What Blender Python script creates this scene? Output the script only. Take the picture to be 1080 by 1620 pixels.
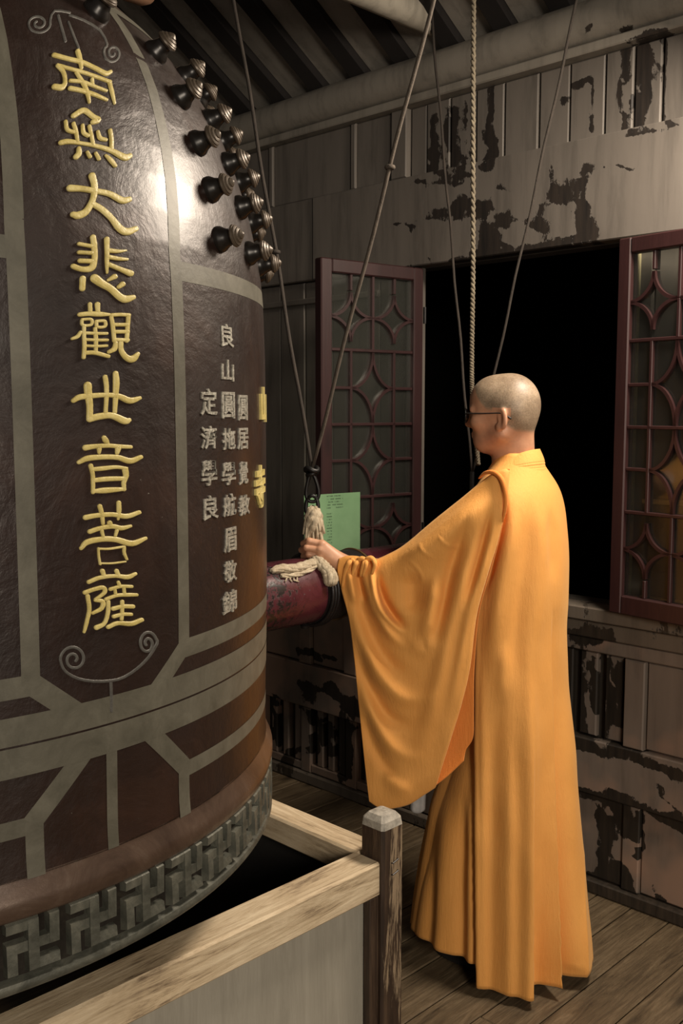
import bpy, bmesh, math, random
import numpy as np
from mathutils import Vector, Matrix, noise as mnoise

random.seed(7)
for o in list(bpy.data.objects):
    bpy.data.objects.remove(o, do_unlink=True)
S = bpy.context.scene
COL = S.collection
PI = math.pi

# ------------------------------------------------------------------ camera, sky, lights, exposure
FPX, CAMH, HY, VPX = 1560.0, 1.6, 650.0, 2090.0
PITCH = math.atan((810 - HY) / FPX)
CP, SP = math.cos(PITCH), math.sin(PITCH)


def lev(x, y):
    r = (x - 540) / FPX
    u = (810 - y) / FPX
    return r, u * CP - SP, CP + u * SP


_r, _u, _f = lev(VPX, HY)
AZ = math.atan2(_r, _f)
FW = np.array([math.cos(AZ), math.sin(AZ), 0.0])
RT = np.array([math.sin(AZ), -math.cos(AZ), 0.0])
CAM = np.array([0.0, 0.0, CAMH])


def ray(x, y):
    r, u, f = lev(x, y)
    return FW * f + RT * r + np.array([0, 0, u])


def at_fwd(x, y, fwd):
    d = ray(x, y)
    return CAM + d * (fwd / lev(x, y)[2])


def on_z(x, y, z):
    d = ray(x, y)
    return CAM + d * ((z - CAMH) / d[2])


def on_x(x, y, X):
    d = ray(x, y)
    return CAM + d * (X / d[0])


def on_y(x, y, Y):
    d = ray(x, y)
    return CAM + d * (Y / d[1])


def proj(p):
    q = np.asarray(p, float) - CAM
    f = q @ FW
    r = q @ RT
    u = q[..., 2]
    den = f * CP - u * SP
    return 540 + FPX * r / den, 810 - FPX * (u * CP + f * SP) / den


cam_data = bpy.data.cameras.new('camera')
cam = bpy.data.objects.new('camera', cam_data)
COL.objects.link(cam)
cam_data.sensor_width = 36.0
cam_data.lens = FPX * 36.0 / 1620.0
cam_data.clip_start = 0.02
cam.location = CAM
fdir = Vector(FW * CP) + Vector((0, 0, -SP))
cam.rotation_euler = fdir.to_track_quat('-Z', 'Y').to_euler()
S.camera = cam

W = bpy.data.worlds.new('world')
S.world = W
W.use_nodes = True
bg = W.node_tree.nodes['Background']
bg.inputs['Color'].default_value = (0.75, 0.72, 0.68, 1)
bg.inputs['Strength'].default_value = 0.10


def area(name, loc, target, size, power, color):
    ld = bpy.data.lights.new(name, 'AREA')
    ld.shape = 'DISK'
    ld.size = size
    ld.energy = power
    ld.color = color
    o = bpy.data.objects.new(name, ld)
    COL.objects.link(o)
    o.location = loc
    o.rotation_euler = (Vector(target) - Vector(loc)).to_track_quat('-Z', 'Y').to_euler()
    return o


area('hall_lamp', (2.42, 0.88, 2.66), (1.75, 1.5, 1.1), 0.48, 50, (1.0, 0.86, 0.70))
area('soft_fill', (-0.35, -2.3, 2.15), (1.9, 1.7, 0.9), 1.2, 96, (1.0, 0.88, 0.73))  # added soft fill from behind the camera, not a known source

S.view_settings.view_transform = 'Standard'
S.view_settings.look = 'None'
S.view_settings.exposure = 0.0
S.view_settings.gamma = 1.0
S.view_settings.use_curve_mapping = False


# ------------------------------------------------------------------ materials
class NT:
    def __init__(self, name):
        self.m = bpy.data.materials.new(name)
        self.m.use_nodes = True
        self.t = self.m.node_tree
        self.b = self.t.nodes['Principled BSDF']

    def n(self, typ, **kw):
        nd = self.t.nodes.new(typ)
        for k, v in kw.items():
            setattr(nd, k, v)
        return nd

    def l(self, a, b):
        self.t.links.new(a, b)

    def coord(self, kind='Object', scale=(1, 1, 1), rand=False):
        tc = self.n('ShaderNodeTexCoord')
        mp = self.n('ShaderNodeMapping')
        mp.inputs['Scale'].default_value = scale
        if kind == 'World':
            g = self.n('ShaderNodeNewGeometry')
            self.l(g.outputs['Position'], mp.inputs['Vector'])
        else:
            self.l(tc.outputs[kind], mp.inputs['Vector'])
        if rand:
            oi = self.n('ShaderNodeObjectInfo')
            ml = self.n('ShaderNodeMath', operation='MULTIPLY')
            ml.inputs[1].default_value = 37.0
            self.l(oi.outputs['Random'], ml.inputs[0])
            cb = self.n('ShaderNodeCombineXYZ')
            for k in range(3):
                self.l(ml.outputs[0], cb.inputs[k])
            self.l(cb.outputs[0], mp.inputs['Location'])
        return mp.outputs['Vector']

    def noise(self, vec, scale, detail=6.0, rough=0.6, dist=0.0):
        nd = self.n('ShaderNodeTexNoise')
        nd.inputs['Scale'].default_value = scale
        nd.inputs['Detail'].default_value = detail
        nd.inputs['Roughness'].default_value = rough
        nd.inputs['Distortion'].default_value = dist
        self.l(vec, nd.inputs['Vector'])
        return nd.outputs['Fac']

    def ramp(self, fac, stops):
        r = self.n('ShaderNodeValToRGB')
        el = r.color_ramp.elements
        while len(el) < len(stops):
            el.new(0.5)
        for e, (p, c) in zip(el, stops):
            e.position = p
            e.color = (*c, 1) if len(c) == 3 else c
        self.l(fac, r.inputs['Fac'])
        return r.outputs['Color']

    def mix(self, fac, a, b, mode='MIX'):
        m = self.n('ShaderNodeMix', data_type='RGBA', blend_type=mode)
        if isinstance(fac, float):
            m.inputs['Factor'].default_value = fac
        else:
            self.l(fac, m.inputs['Factor'])
        for i, v in ((6, a), (7, b)):
            if isinstance(v, tuple):
                m.inputs[i].default_value = (*v, 1)
            else:
                self.l(v, m.inputs[i])
        return m.outputs[2]

    def math(self, op, a, b=None):
        m = self.n('ShaderNodeMath', operation=op)
        for i, v in ((0, a), (1, b)):
            if v is None:
                continue
            if isinstance(v, (int, float)):
                m.inputs[i].default_value = v
            else:
                self.l(v, m.inputs[i])
        return m.outputs[0]

    def attr(self, name):
        a = self.n('ShaderNodeAttribute')
        a.attribute_name = name
        return a.outputs['Fac']

    def bump(self, h, strength=0.3, dist=0.01):
        b = self.n('ShaderNodeBump')
        b.inputs['Strength'].default_value = strength
        b.inputs['Distance'].default_value = dist
        self.l(h, b.inputs['Height'])
        self.l(b.outputs['Normal'], self.b.inputs['Normal'])

    def base(self, v):
        if isinstance(v, tuple):
            self.b.inputs['Base Color'].default_value = (*v, 1)
        else:
            self.l(v, self.b.inputs['Base Color'])

    def set(self, **kw):
        for k, v in kw.items():
            k = k.replace('_', ' ').title() if k not in ('IOR',) else k
            if isinstance(v, (int, float)):
                self.b.inputs[k].default_value = v
            else:
                self.l(v, self.b.inputs[k])


def simple(name, col, rough=0.6, metal=0.0, var=0.25, sc=30.0, bump=0.1):
    t = NT(name)
    v = t.coord('Object')
    nz = t.noise(v, sc)
    t.base(t.ramp(nz, [(0.25, tuple(c * (1 - var) for c in col)), (0.75, tuple(min(1, c * (1 + var)) for c in col))]))
    t.set(roughness=rough, metallic=metal)
    t.bump(nz, bump, 0.003)
    return t.m


def make_bell_mat():
    t = NT('bell_lacquer')
    v = t.coord('Object')
    n1 = t.noise(v, 5.0, 8, 0.65, 0.4)
    n2 = t.noise(v, 60.0, 4, 0.6)
    n3 = t.noise(t.coord('Object', (1, 1, 0.25)), 8.0, 5)
    c = t.ramp(n1, [(0.3, (0.012, 0.0052, 0.0034)), (0.55, (0.021, 0.0088, 0.0055)), (0.75, (0.042, 0.0175, 0.010))])
    speck = t.ramp(t.noise(v, 140.0, 2), [(0.74, (0, 0, 0)), (0.78, (1, 1, 1))])
    c = t.mix(t.math('MULTIPLY', speck, t.math('GREATER_THAN', n1, 0.58)), c, (0.22, 0.20, 0.17))
    t.base(c)
    t.set(metallic=0.25)
    t.set(roughness=t.ramp(n3, [(0.3, (0.38,) * 3), (0.7, (0.54,) * 3)]))
    t.b.inputs['Specular IOR Level'].default_value = 0.62
    t.b.inputs['IOR'].default_value = 1.5
    t.b.inputs['Coat Weight'].default_value = 0.36
    t.b.inputs['Coat Roughness'].default_value = 0.25
    n4 = t.noise(v, 19.0, 5, 0.6, 1.0)
    h = t.math('ADD', t.math('MULTIPLY', n1, 1.0), t.math('MULTIPLY', n2, 0.04))
    h = t.math('ADD', h, t.math('MULTIPLY', n4, 0.32))
    t.bump(h, 0.26, 0.022)
    return t.m


def make_band_mat():
    t = NT('bell_band_patina')
    v = t.coord('Object')
    n1 = t.noise(v, 14.0, 8, 0.7, 0.5)
    t.base(t.ramp(n1, [(0.25, (0.07, 0.065, 0.047)), (0.5, (0.11, 0.102, 0.077)), (0.78, (0.16, 0.15, 0.115))]))
    t.set(roughness=0.5, metallic=0.1)
    t.bump(t.noise(v, 90.0, 4), 0.12, 0.003)
    return t.m


def make_rim_mat():
    t = NT('bell_rim_bronze')
    v = t.coord('Object')
    n1 = t.noise(v, 9.0, 8, 0.7, 0.6)
    t.base(t.ramp(n1, [(0.3, (0.05, 0.029, 0.020)), (0.55, (0.10, 0.063, 0.044)), (0.75, (0.17, 0.125, 0.094))]))
    t.set(roughness=0.36, metallic=0.35)
    t.b.inputs['Coat Weight'].default_value = 0.4
    t.b.inputs['Coat Roughness'].default_value = 0.28
    t.bump(n1, 0.2, 0.01)
    return t.m


def make_frieze_mat(name, c0, c1, c2):
    t = NT(name)
    v = t.coord('Object')
    n1 = t.noise(v, 22.0, 8, 0.7, 0.6)
    t.base(t.ramp(n1, [(0.3, c0), (0.5, c1), (0.72, c2)]))
    t.set(roughness=0.5, metallic=0.25)
    t.bump(t.noise(v, 70.0, 5), 0.3, 0.004)
    return t.m


def make_gold_mat():
    t = NT('gold_paint')
    v = t.coord('Object')
    n1 = t.noise(v, 26.0, 8, 0.7, 0.3)
    t.base(t.ramp(n1, [(0.25, (0.34, 0.27, 0.085)), (0.45, (0.55, 0.445, 0.15)), (0.75, (0.70, 0.60, 0.27))]))
    t.set(roughness=0.42, metallic=0.0)
    t.bump(t.noise(v, 120.0, 4), 0.35, 0.003)
    return t.m


def make_silver_mat():
    t = NT('chased_silver')
    v = t.coord('Object')
    n1 = t.noise(v, 160.0, 4, 0.7)
    t.base(t.ramp(n1, [(0.35, (0.16, 0.145, 0.12)), (0.6, (0.50, 0.48, 0.41))]))
    t.set(roughness=0.4, metallic=0.3)
    t.bump(n1, 0.5, 0.003)
    return t.m


def make_wood(name, dark, mid, light, axis='X', sc=1.0, rough=0.7, bump=0.25, paint=None, ramp_pts=(0.25, 0.5, 0.75)):
    t = NT(name)
    s = {'X': (0.08, 1, 1), 'Y': (1, 0.08, 1), 'Z': (1, 1, 0.08)}[axis]
    v = t.coord('Object', tuple(sc * k for k in s), rand=True)
    g1 = t.noise(v, 34.0, 10, 0.75, 1.2)
    g2 = t.noise(v, 150.0, 8, 0.75, 0.3)
    bl = t.noise(t.coord('Object', (1, 1, 1), rand=True), 4.0, 4)
    gm = t.math('ADD', t.math('MULTIPLY', g1, 0.55), t.math('MULTIPLY', g2, 0.25))
    gm = t.math('ADD', gm, t.math('MULTIPLY', bl, 0.2))
    a, b_, c_ = ramp_pts
    c = t.ramp(gm, [(a, dark), (b_, mid), (c_, light)])
    # knots
    vo = t.n('ShaderNodeTexVoronoi')
    vo.inputs['Scale'].default_value = 6.0
    kv = t.coord('Object', {'X': (0.35, 1, 1), 'Y': (1, 0.35, 1), 'Z': (1, 1, 0.35)}[axis], rand=True)
    t.l(kv, vo.inputs['Vector'])
    kn = t.ramp(vo.outputs['Distance'], [(0.05, (1, 1, 1)), (0.14, (0, 0, 0))])
    c = t.mix(t.math('MULTIPLY', kn, 0.75), c, tuple(k * 0.7 for k in dark))
    if paint:
        pf, pc = paint
        pn = t.noise(t.coord('Object', s, rand=True), 9.0, 9, 0.72, 0.5)
        mask = t.ramp(pn, [(pf, (0, 0, 0)), (pf + 0.03, (1, 1, 1))])
        c = t.mix(mask, c, pc)
    t.base(c)
    t.set(roughness=rough)
    t.bump(gm, bump, 0.006)
    return t.m


def make_paint(name, paint, dark, under, warm=None, extra=0.0):
    """old peeling paint; vertex attribute 'peel' opens the big flakes"""
    t = NT(name)
    vw = t.coord('World')
    vs = t.coord('World', (1, 1, 0.35))
    f1 = t.noise(vs, 9.0, 9, 0.72, 0.6)
    f2 = t.noise(vw, 42.0, 6, 0.7, 0.2)
    st = t.noise(t.coord('World', (1, 1, 0.12)), 18.0, 6, 0.65, 0.3)
    pe = t.math('ADD', t.attr('peel'), t.math('MULTIPLY', t.math('SUBTRACT', f1, 0.5), 0.9))
    pe = t.math('ADD', pe, t.math('MULTIPLY', t.math('SUBTRACT', f2, 0.5), 0.35))
    if extra:
        pe = t.math('ADD', pe, extra)
    mask = t.ramp(pe, [(0.50, (0, 0, 0)), (0.53, (1, 1, 1))])
    pcol = t.ramp(st, [(0.25, tuple(k * 0.62 for k in paint)), (0.5, paint), (0.8, tuple(min(1, k * 1.15) for k in paint))])
    if warm:
        pcol = t.mix(t.ramp(t.noise(vw, 3.0, 3), [(0.45, (0, 0, 0)), (0.6, (1, 1, 1))]), pcol, warm)
    wcol = t.ramp(t.noise(t.coord('World', (1, 1, 0.1)), 50.0, 6), [(0.3, dark), (0.7, under)])
    t.base(t.mix(mask, pcol, wcol))
    t.set(roughness=0.62)
    h = t.math('SUBTRACT', t.math('MULTIPLY', f2, 0.12), t.math('MULTIPLY', mask, 1.0))
    t.bump(h, 0.5, 0.004)
    return t.m


def make_robe(name, c1, c2):
    t = NT(name)
    v = t.coord('Object')
    cre = t.noise(t.coord('Object', (1, 1, 0.14)), 120.0, 5, 0.65, 0.6)
    wv = t.noise(v, 700.0, 2)
    big = t.noise(v, 7.0, 5, 0.6)
    t.base(t.ramp(big, [(0.3, c1), (0.7, c2)]))
    t.set(roughness=0.72)
    t.b.inputs['Sheen Weight'].default_value = 0.25
    t.b.inputs['Sheen Roughness'].default_value = 0.4
    t.b.inputs['Sheen Tint'].default_value = (1.0, 0.75, 0.4, 1)
    t.b.inputs['Specular IOR Level'].default_value = 0.35
    h = t.math('ADD', t.math('MULTIPLY', cre, 1.0), t.math('MULTIPLY', wv, 0.35))
    h = t.math('ADD', h, t.math('MULTIPLY', big, 1.2))
    t.bump(h, 0.35, 0.006)
    return t.m


def make_skin():
    t = NT('skin_and_stubble')
    v = t.coord('Object')
    n1 = t.noise(v, 18.0, 5)
    n2 = t.noise(v, 260.0, 3)
    skin = t.ramp(n1, [(0.3, (0.44, 0.215, 0.125)), (0.7, (0.60, 0.33, 0.20))])
    stub = t.ramp(t.math('ADD', t.math('MULTIPLY', n1, 0.6), t.math('MULTIPLY', n2, 0.4)),
                  [(0.34, (0.16, 0.112, 0.074)), (0.50, (0.27, 0.20, 0.135)), (0.66, (0.41, 0.31, 0.215))])
    sm = t.math('ADD', t.attr('scalp'), t.math('MULTIPLY', t.math('SUBTRACT', n1, 0.5), 0.35))
    t.base(t.mix(t.ramp(sm, [(0.35, (0, 0, 0)), (0.65, (1, 1, 1))]), skin, stub))
    t.set(roughness=0.48)
    t.b.inputs['Subsurface Weight'].default_value = 0.08
    t.b.inputs['Subsurface Radius'].default_value = (0.01, 0.004, 0.002)
    t.b.inputs['Subsurface Scale'].default_value = 0.5
    t.bump(n2, 0.12, 0.002)
    return t.m


def make_glass():
    t = NT('old_window_glass')
    for nd in list(t.t.nodes):
        if nd.type == 'BSDF_PRINCIPLED':
            t.t.nodes.remove(nd)
    out = [n for n in t.t.nodes if n.type == 'OUTPUT_MATERIAL'][0]
    tr = t.n('ShaderNodeBsdfTransparent')
    tr.inputs['Color'].default_value = (0.82, 0.84, 0.82, 1)
    gl = t.n('ShaderNodeBsdfGlossy')
    gl.inputs['Roughness'].default_value = 0.08
    gl.inputs['Color'].default_value = (0.9, 0.9, 0.88, 1)
    fr = t.n('ShaderNodeFresnel')
    fr.inputs['IOR'].default_value = 1.5
    mx = t.n('ShaderNodeMixShader')
    t.l(fr.outputs[0], mx.inputs[0])
    t.l(tr.outputs[0], mx.inputs[1])
    t.l(gl.outputs[0], mx.inputs[2])
    df = t.n('ShaderNodeBsdfDiffuse')
    df.inputs['Color'].default_value = (0.30, 0.30, 0.27, 1)
    m2 = t.n('ShaderNodeMixShader')
    m2.inputs[0].default_value = 0.04
    t.l(mx.outputs[0], m2.inputs[1])
    t.l(df.outputs[0], m2.inputs[2])
    t.l(m2.outputs[0], out.inputs['Surface'])
    return t.m


def make_log_mat():
    t = NT('log_lacquer')
    v = t.coord('Object')
    n1 = t.noise(v, 14.0, 8, 0.7, 0.5)
    n2 = t.noise(v, 55.0, 6, 0.75)
    sp = t.n('ShaderNodeSeparateXYZ')
    t.l(v, sp.inputs[0])
    # the striking end is battered: chips get denser towards local x = 0
    e = t.ramp(sp.outputs['X'], [(0.22, (0.34,) * 3), (0.34, (0.0,) * 3)])
    ch = t.ramp(t.math('ADD', n2, t.math('MULTIPLY', e, 0.5)), [(0.66, (0, 0, 0)), (0.69, (1, 1, 1))])
    c = t.ramp(n1, [(0.3, (0.046, 0.009, 0.014)), (0.7, (0.088, 0.018, 0.026))])
    t.base(t.mix(ch, c, (0.012, 0.009, 0.009)))
    t.set(roughness=t.ramp(n1, [(0.3, (0.2,) * 3), (0.7, (0.34,) * 3)]))
    t.b.inputs['Coat Weight'].default_value = 0.6
    t.b.inputs['Coat Roughness'].default_value = 0.16
    t.bump(t.math('SUBTRACT', t.math('MULTIPLY', n2, 0.3), ch), 0.4, 0.004)
    return t.m


def make_rope(name, c0, c1, sc=90.0, bump=0.6):
    t = NT(name)
    v = t.coord('Object', (1, 1, 0.35))
    n1 = t.noise(v, sc, 6, 0.75, 0.5)
    t.base(t.ramp(n1, [(0.3, c0), (0.68, c1)]))
    t.set(roughness=0.9)
    t.bump(n1, bump, 0.006)
    return t.m


def make_sheet():
    """green notice sheet; object x 0..w, z 0..h; lines of small dark print"""
    t = NT('green_notice_print')
    v = t.coord('Object')
    sp = t.n('ShaderNodeSeparateXYZ')
    t.l(v, sp.inputs[0])
    x, z = sp.outputs['X'], sp.outputs['Z']
    row = t.math('FRACT', t.math('MULTIPLY', z, 100.0))
    rm = t.math('LESS_THAN', row, 0.42)
    nz = t.noise(t.coord('Object', (1, 1, 0.4)), 120.0, 2)
    w = t.math('GREATER_THAN', nz, 0.47)
    top = t.math('MULTIPLY', t.math('GREATER_THAN', z, 0.150), t.math('LESS_THAN', z, 0.196))
    tx = t.math('MULTIPLY', t.math('GREATER_THAN', x, 0.095), t.math('LESS_THAN', x, 0.165))
    a = t.math('MULTIPLY', top, tx)
    mid = t.math('MULTIPLY', t.math('GREATER_THAN', z, 0.03), t.math('LESS_THAN', z, 0.140))
    mx = t.math('MULTIPLY', t.math('GREATER_THAN', x, 0.095), t.math('LESS_THAN', x, 0.118))
    b = t.math('MULTIPLY', mid, mx)
    m = t.math('MULTIPLY', t.math('MULTIPLY', rm, w), t.math('MAXIMUM', a, b))
    g = t.ramp(t.noise(v, 9.0, 3), [(0.3, (0.155, 0.28, 0.145)), (0.7, (0.20, 0.34, 0.185))])
    t.base(t.mix(t.math('MULTIPLY', m, 0.65), g, (0.03, 0.05, 0.03)))
    t.set(roughness=0.42)
    return t.m


def make_floor_mat():
    return make_wood('floor_wood', (0.03, 0.02, 0.011), (0.11, 0.078, 0.044), (0.23, 0.172, 0.105), 'X', 1.0, 0.5, 0.45, ramp_pts=(0.36, 0.49, 0.64))


M = {}
M['bell'] = make_bell_mat()
M['band'] = make_band_mat()
M['rim'] = make_rim_mat()
M['frieze'] = make_frieze_mat('frieze_ground', (0.010, 0.008, 0.006), (0.017, 0.014, 0.011), (0.032, 0.027, 0.02))
_fb = M['frieze'].node_tree.nodes['Principled BSDF']
_fb.inputs['Specular IOR Level'].default_value = 0.15
_fb.inputs['Roughness'].default_value = 0.8
_fb.inputs['Metallic'].default_value = 0.0
M['manji'] = make_frieze_mat('frieze_relief', (0.045, 0.046, 0.036), (0.09, 0.091, 0.073), (0.17, 0.166, 0.132))
M['scroll'] = make_frieze_mat('scroll_relief', (0.06, 0.055, 0.05), (0.10, 0.095, 0.085), (0.15, 0.145, 0.13))
M['gold'] = make_gold_mat()
M['silver'] = make_silver_mat()
M['boss'] = simple('boss_bronze', (0.016, 0.013, 0.011), 0.32, 0.3, 0.4, 40)
M['boss_cap'] = simple('boss_cap_bronze', (0.085, 0.064, 0.045), 0.42, 0.35, 0.4, 60)
M['pale_wood'] = make_wood('rail_pine', (0.15, 0.10, 0.058), (0.52, 0.40, 0.255), (0.76, 0.63, 0.44), 'X', 1.0, 0.66, 0.45,
                           paint=(0.62, (0.76, 0.68, 0.54)), ramp_pts=(0.40, 0.485, 0.60))
M['pale_wood_y'] = make_wood('rail_pine_side', (0.15, 0.10, 0.058), (0.52, 0.40, 0.255), (0.76, 0.63, 0.44), 'Y', 1.0, 0.66, 0.45,
                             ramp_pts=(0.36, 0.48, 0.62))
M['post_wood'] = make_wood('post_dark_wood', (0.014, 0.008, 0.005), (0.045, 0.026, 0.016), (0.12, 0.076, 0.046), 'Z', 1.0, 0.5, 0.6,
                           paint=(0.60, (0.30, 0.22, 0.14)), ramp_pts=(0.36, 0.5, 0.66))
M['post_top'] = simple('post_worn_top', (0.36, 0.33, 0.28), 0.6, 0, 0.5, 60, 0.6)
M['ply'] = make_wood('grey_plywood', (0.24, 0.22, 0.178), (0.33, 0.305, 0.25), (0.43, 0.40, 0.335), 'Z', 0.7, 0.7, 0.1, ramp_pts=(0.3, 0.5, 0.7))
M['floor'] = make_floor_mat()
M['under'] = simple('dark_gap', (0.012, 0.01, 0.008), 0.9)
M['dark_room'] = simple('dark_room_shade', (0.012, 0.010, 0.009), 0.9)  # near-black colour carries the room's shade, so light coming in stays faint
M['paint'] = make_paint('peeling_paint', (0.138, 0.120, 0.103), (0.008, 0.006, 0.005), (0.028, 0.020, 0.015))
M['paint_low'] = make_paint('peeling_paint_low', (0.165, 0.132, 0.108), (0.008, 0.006, 0.004), (0.028, 0.020, 0.013), (0.28, 0.185, 0.135), 0.16)
M['plate'] = make_paint('wall_plate_paint', (0.24, 0.215, 0.18), (0.012, 0.009, 0.007), (0.05, 0.038, 0.03))
M['ledge'] = make_paint('peeling_ledge', (0.12, 0.098, 0.076), (0.012, 0.009, 0.006), (0.05, 0.036, 0.024), None, 0.42)
M['cream'] = simple('cream_casing', (0.52, 0.45, 0.27), 0.6)
M['backing'] = simple('wall_backing', (0.03, 0.024, 0.018), 0.9)
M['roofboard'] = make_paint('roof_board', (0.25, 0.227, 0.195), (0.02, 0.016, 0.013), (0.07, 0.055, 0.045))
M['rafter'] = simple('rafter_wood', (0.012, 0.009, 0.008), 0.85)
M['tiebeam'] = make_paint('tie_beam_paint', (0.42, 0.38, 0.31), (0.03, 0.024, 0.018), (0.10, 0.08, 0.06))
M['red'] = make_wood('window_red', (0.016, 0.0055, 0.0055), (0.028, 0.0085, 0.0085), (0.042, 0.014, 0.0135), 'Z', 1.0, 0.5, 0.15)
M['glass'] = make_glass()
M['robe'] = make_robe('robe_cloth', (0.80, 0.36, 0.085), (0.83, 0.39, 0.098))
M['robe_deep'] = make_robe('robe_deep_orange', (0.80, 0.25, 0.045), (0.80, 0.27, 0.05))  # same cloth as the robe; shading inside the sleeve put into the colour
M['white_cloth'] = simple('white_cloth', (0.36, 0.355, 0.35), 0.8)
M['skin'] = make_skin()
M['black'] = simple('black_plastic', (0.008, 0.008, 0.008), 0.55)
M['lens'] = M['glass']
M['shoe'] = simple('shoe_cloth', (0.012, 0.010, 0.009), 0.8)
M['log'] = make_log_mat()
M['logdark'] = simple('log_black_band', (0.010, 0.008, 0.008), 0.42, 0.0, 0.4, 50, 0.4)
M['iron'] = simple('black_iron', (0.012, 0.011, 0.011), 0.4, 0.4, 0.4, 60)
M['brass'] = simple('brass_hoop', (0.14, 0.085, 0.04), 0.4, 0.5)
M['hemp'] = make_rope('hemp_beige', (0.27, 0.205, 0.125), (0.62, 0.53, 0.39))
M['rope_thin'] = make_rope('thin_rope_brown', (0.020, 0.015, 0.012), (0.045, 0.035, 0.027), 60)
M['rope_pale'] = make_rope('thin_rope_pale', (0.045, 0.034, 0.026), (0.095, 0.075, 0.057), 60)
M['cord'] = make_rope('twisted_cord', (0.09, 0.07, 0.048), (0.19, 0.16, 0.11), 60)
M['sheet'] = make_sheet()
M['yoke'] = make_wood('yoke_timber', (0.08, 0.04, 0.02), (0.19, 0.10, 0.055), (0.29, 0.17, 0.10), 'X', 1.0, 0.6, 0.25)


# ------------------------------------------------------------------ helpers
def tag(o, label=None, cat=None, group=None, kind=None):
    if label:
        o['label'] = label
    if cat:
        o['category'] = cat
    if group:
        o['group'] = group
    if kind:
        o['kind'] = kind
    return o


def empty(name, loc=(0, 0, 0), rz=0.0):
    o = bpy.data.objects.new(name, None)
    o.empty_display_size = 0.1
    o.location = loc
    o.rotation_euler = (0, 0, rz)
    COL.objects.link(o)
    return o


def link(name, mesh, parent=None, loc=(0, 0, 0), rot=(0, 0, 0)):
    o = bpy.data.objects.new(name, mesh)
    COL.objects.link(o)
    if parent is not None:
        o.parent = parent
    o.location = loc
    o.rotation_euler = rot
    return o


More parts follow.
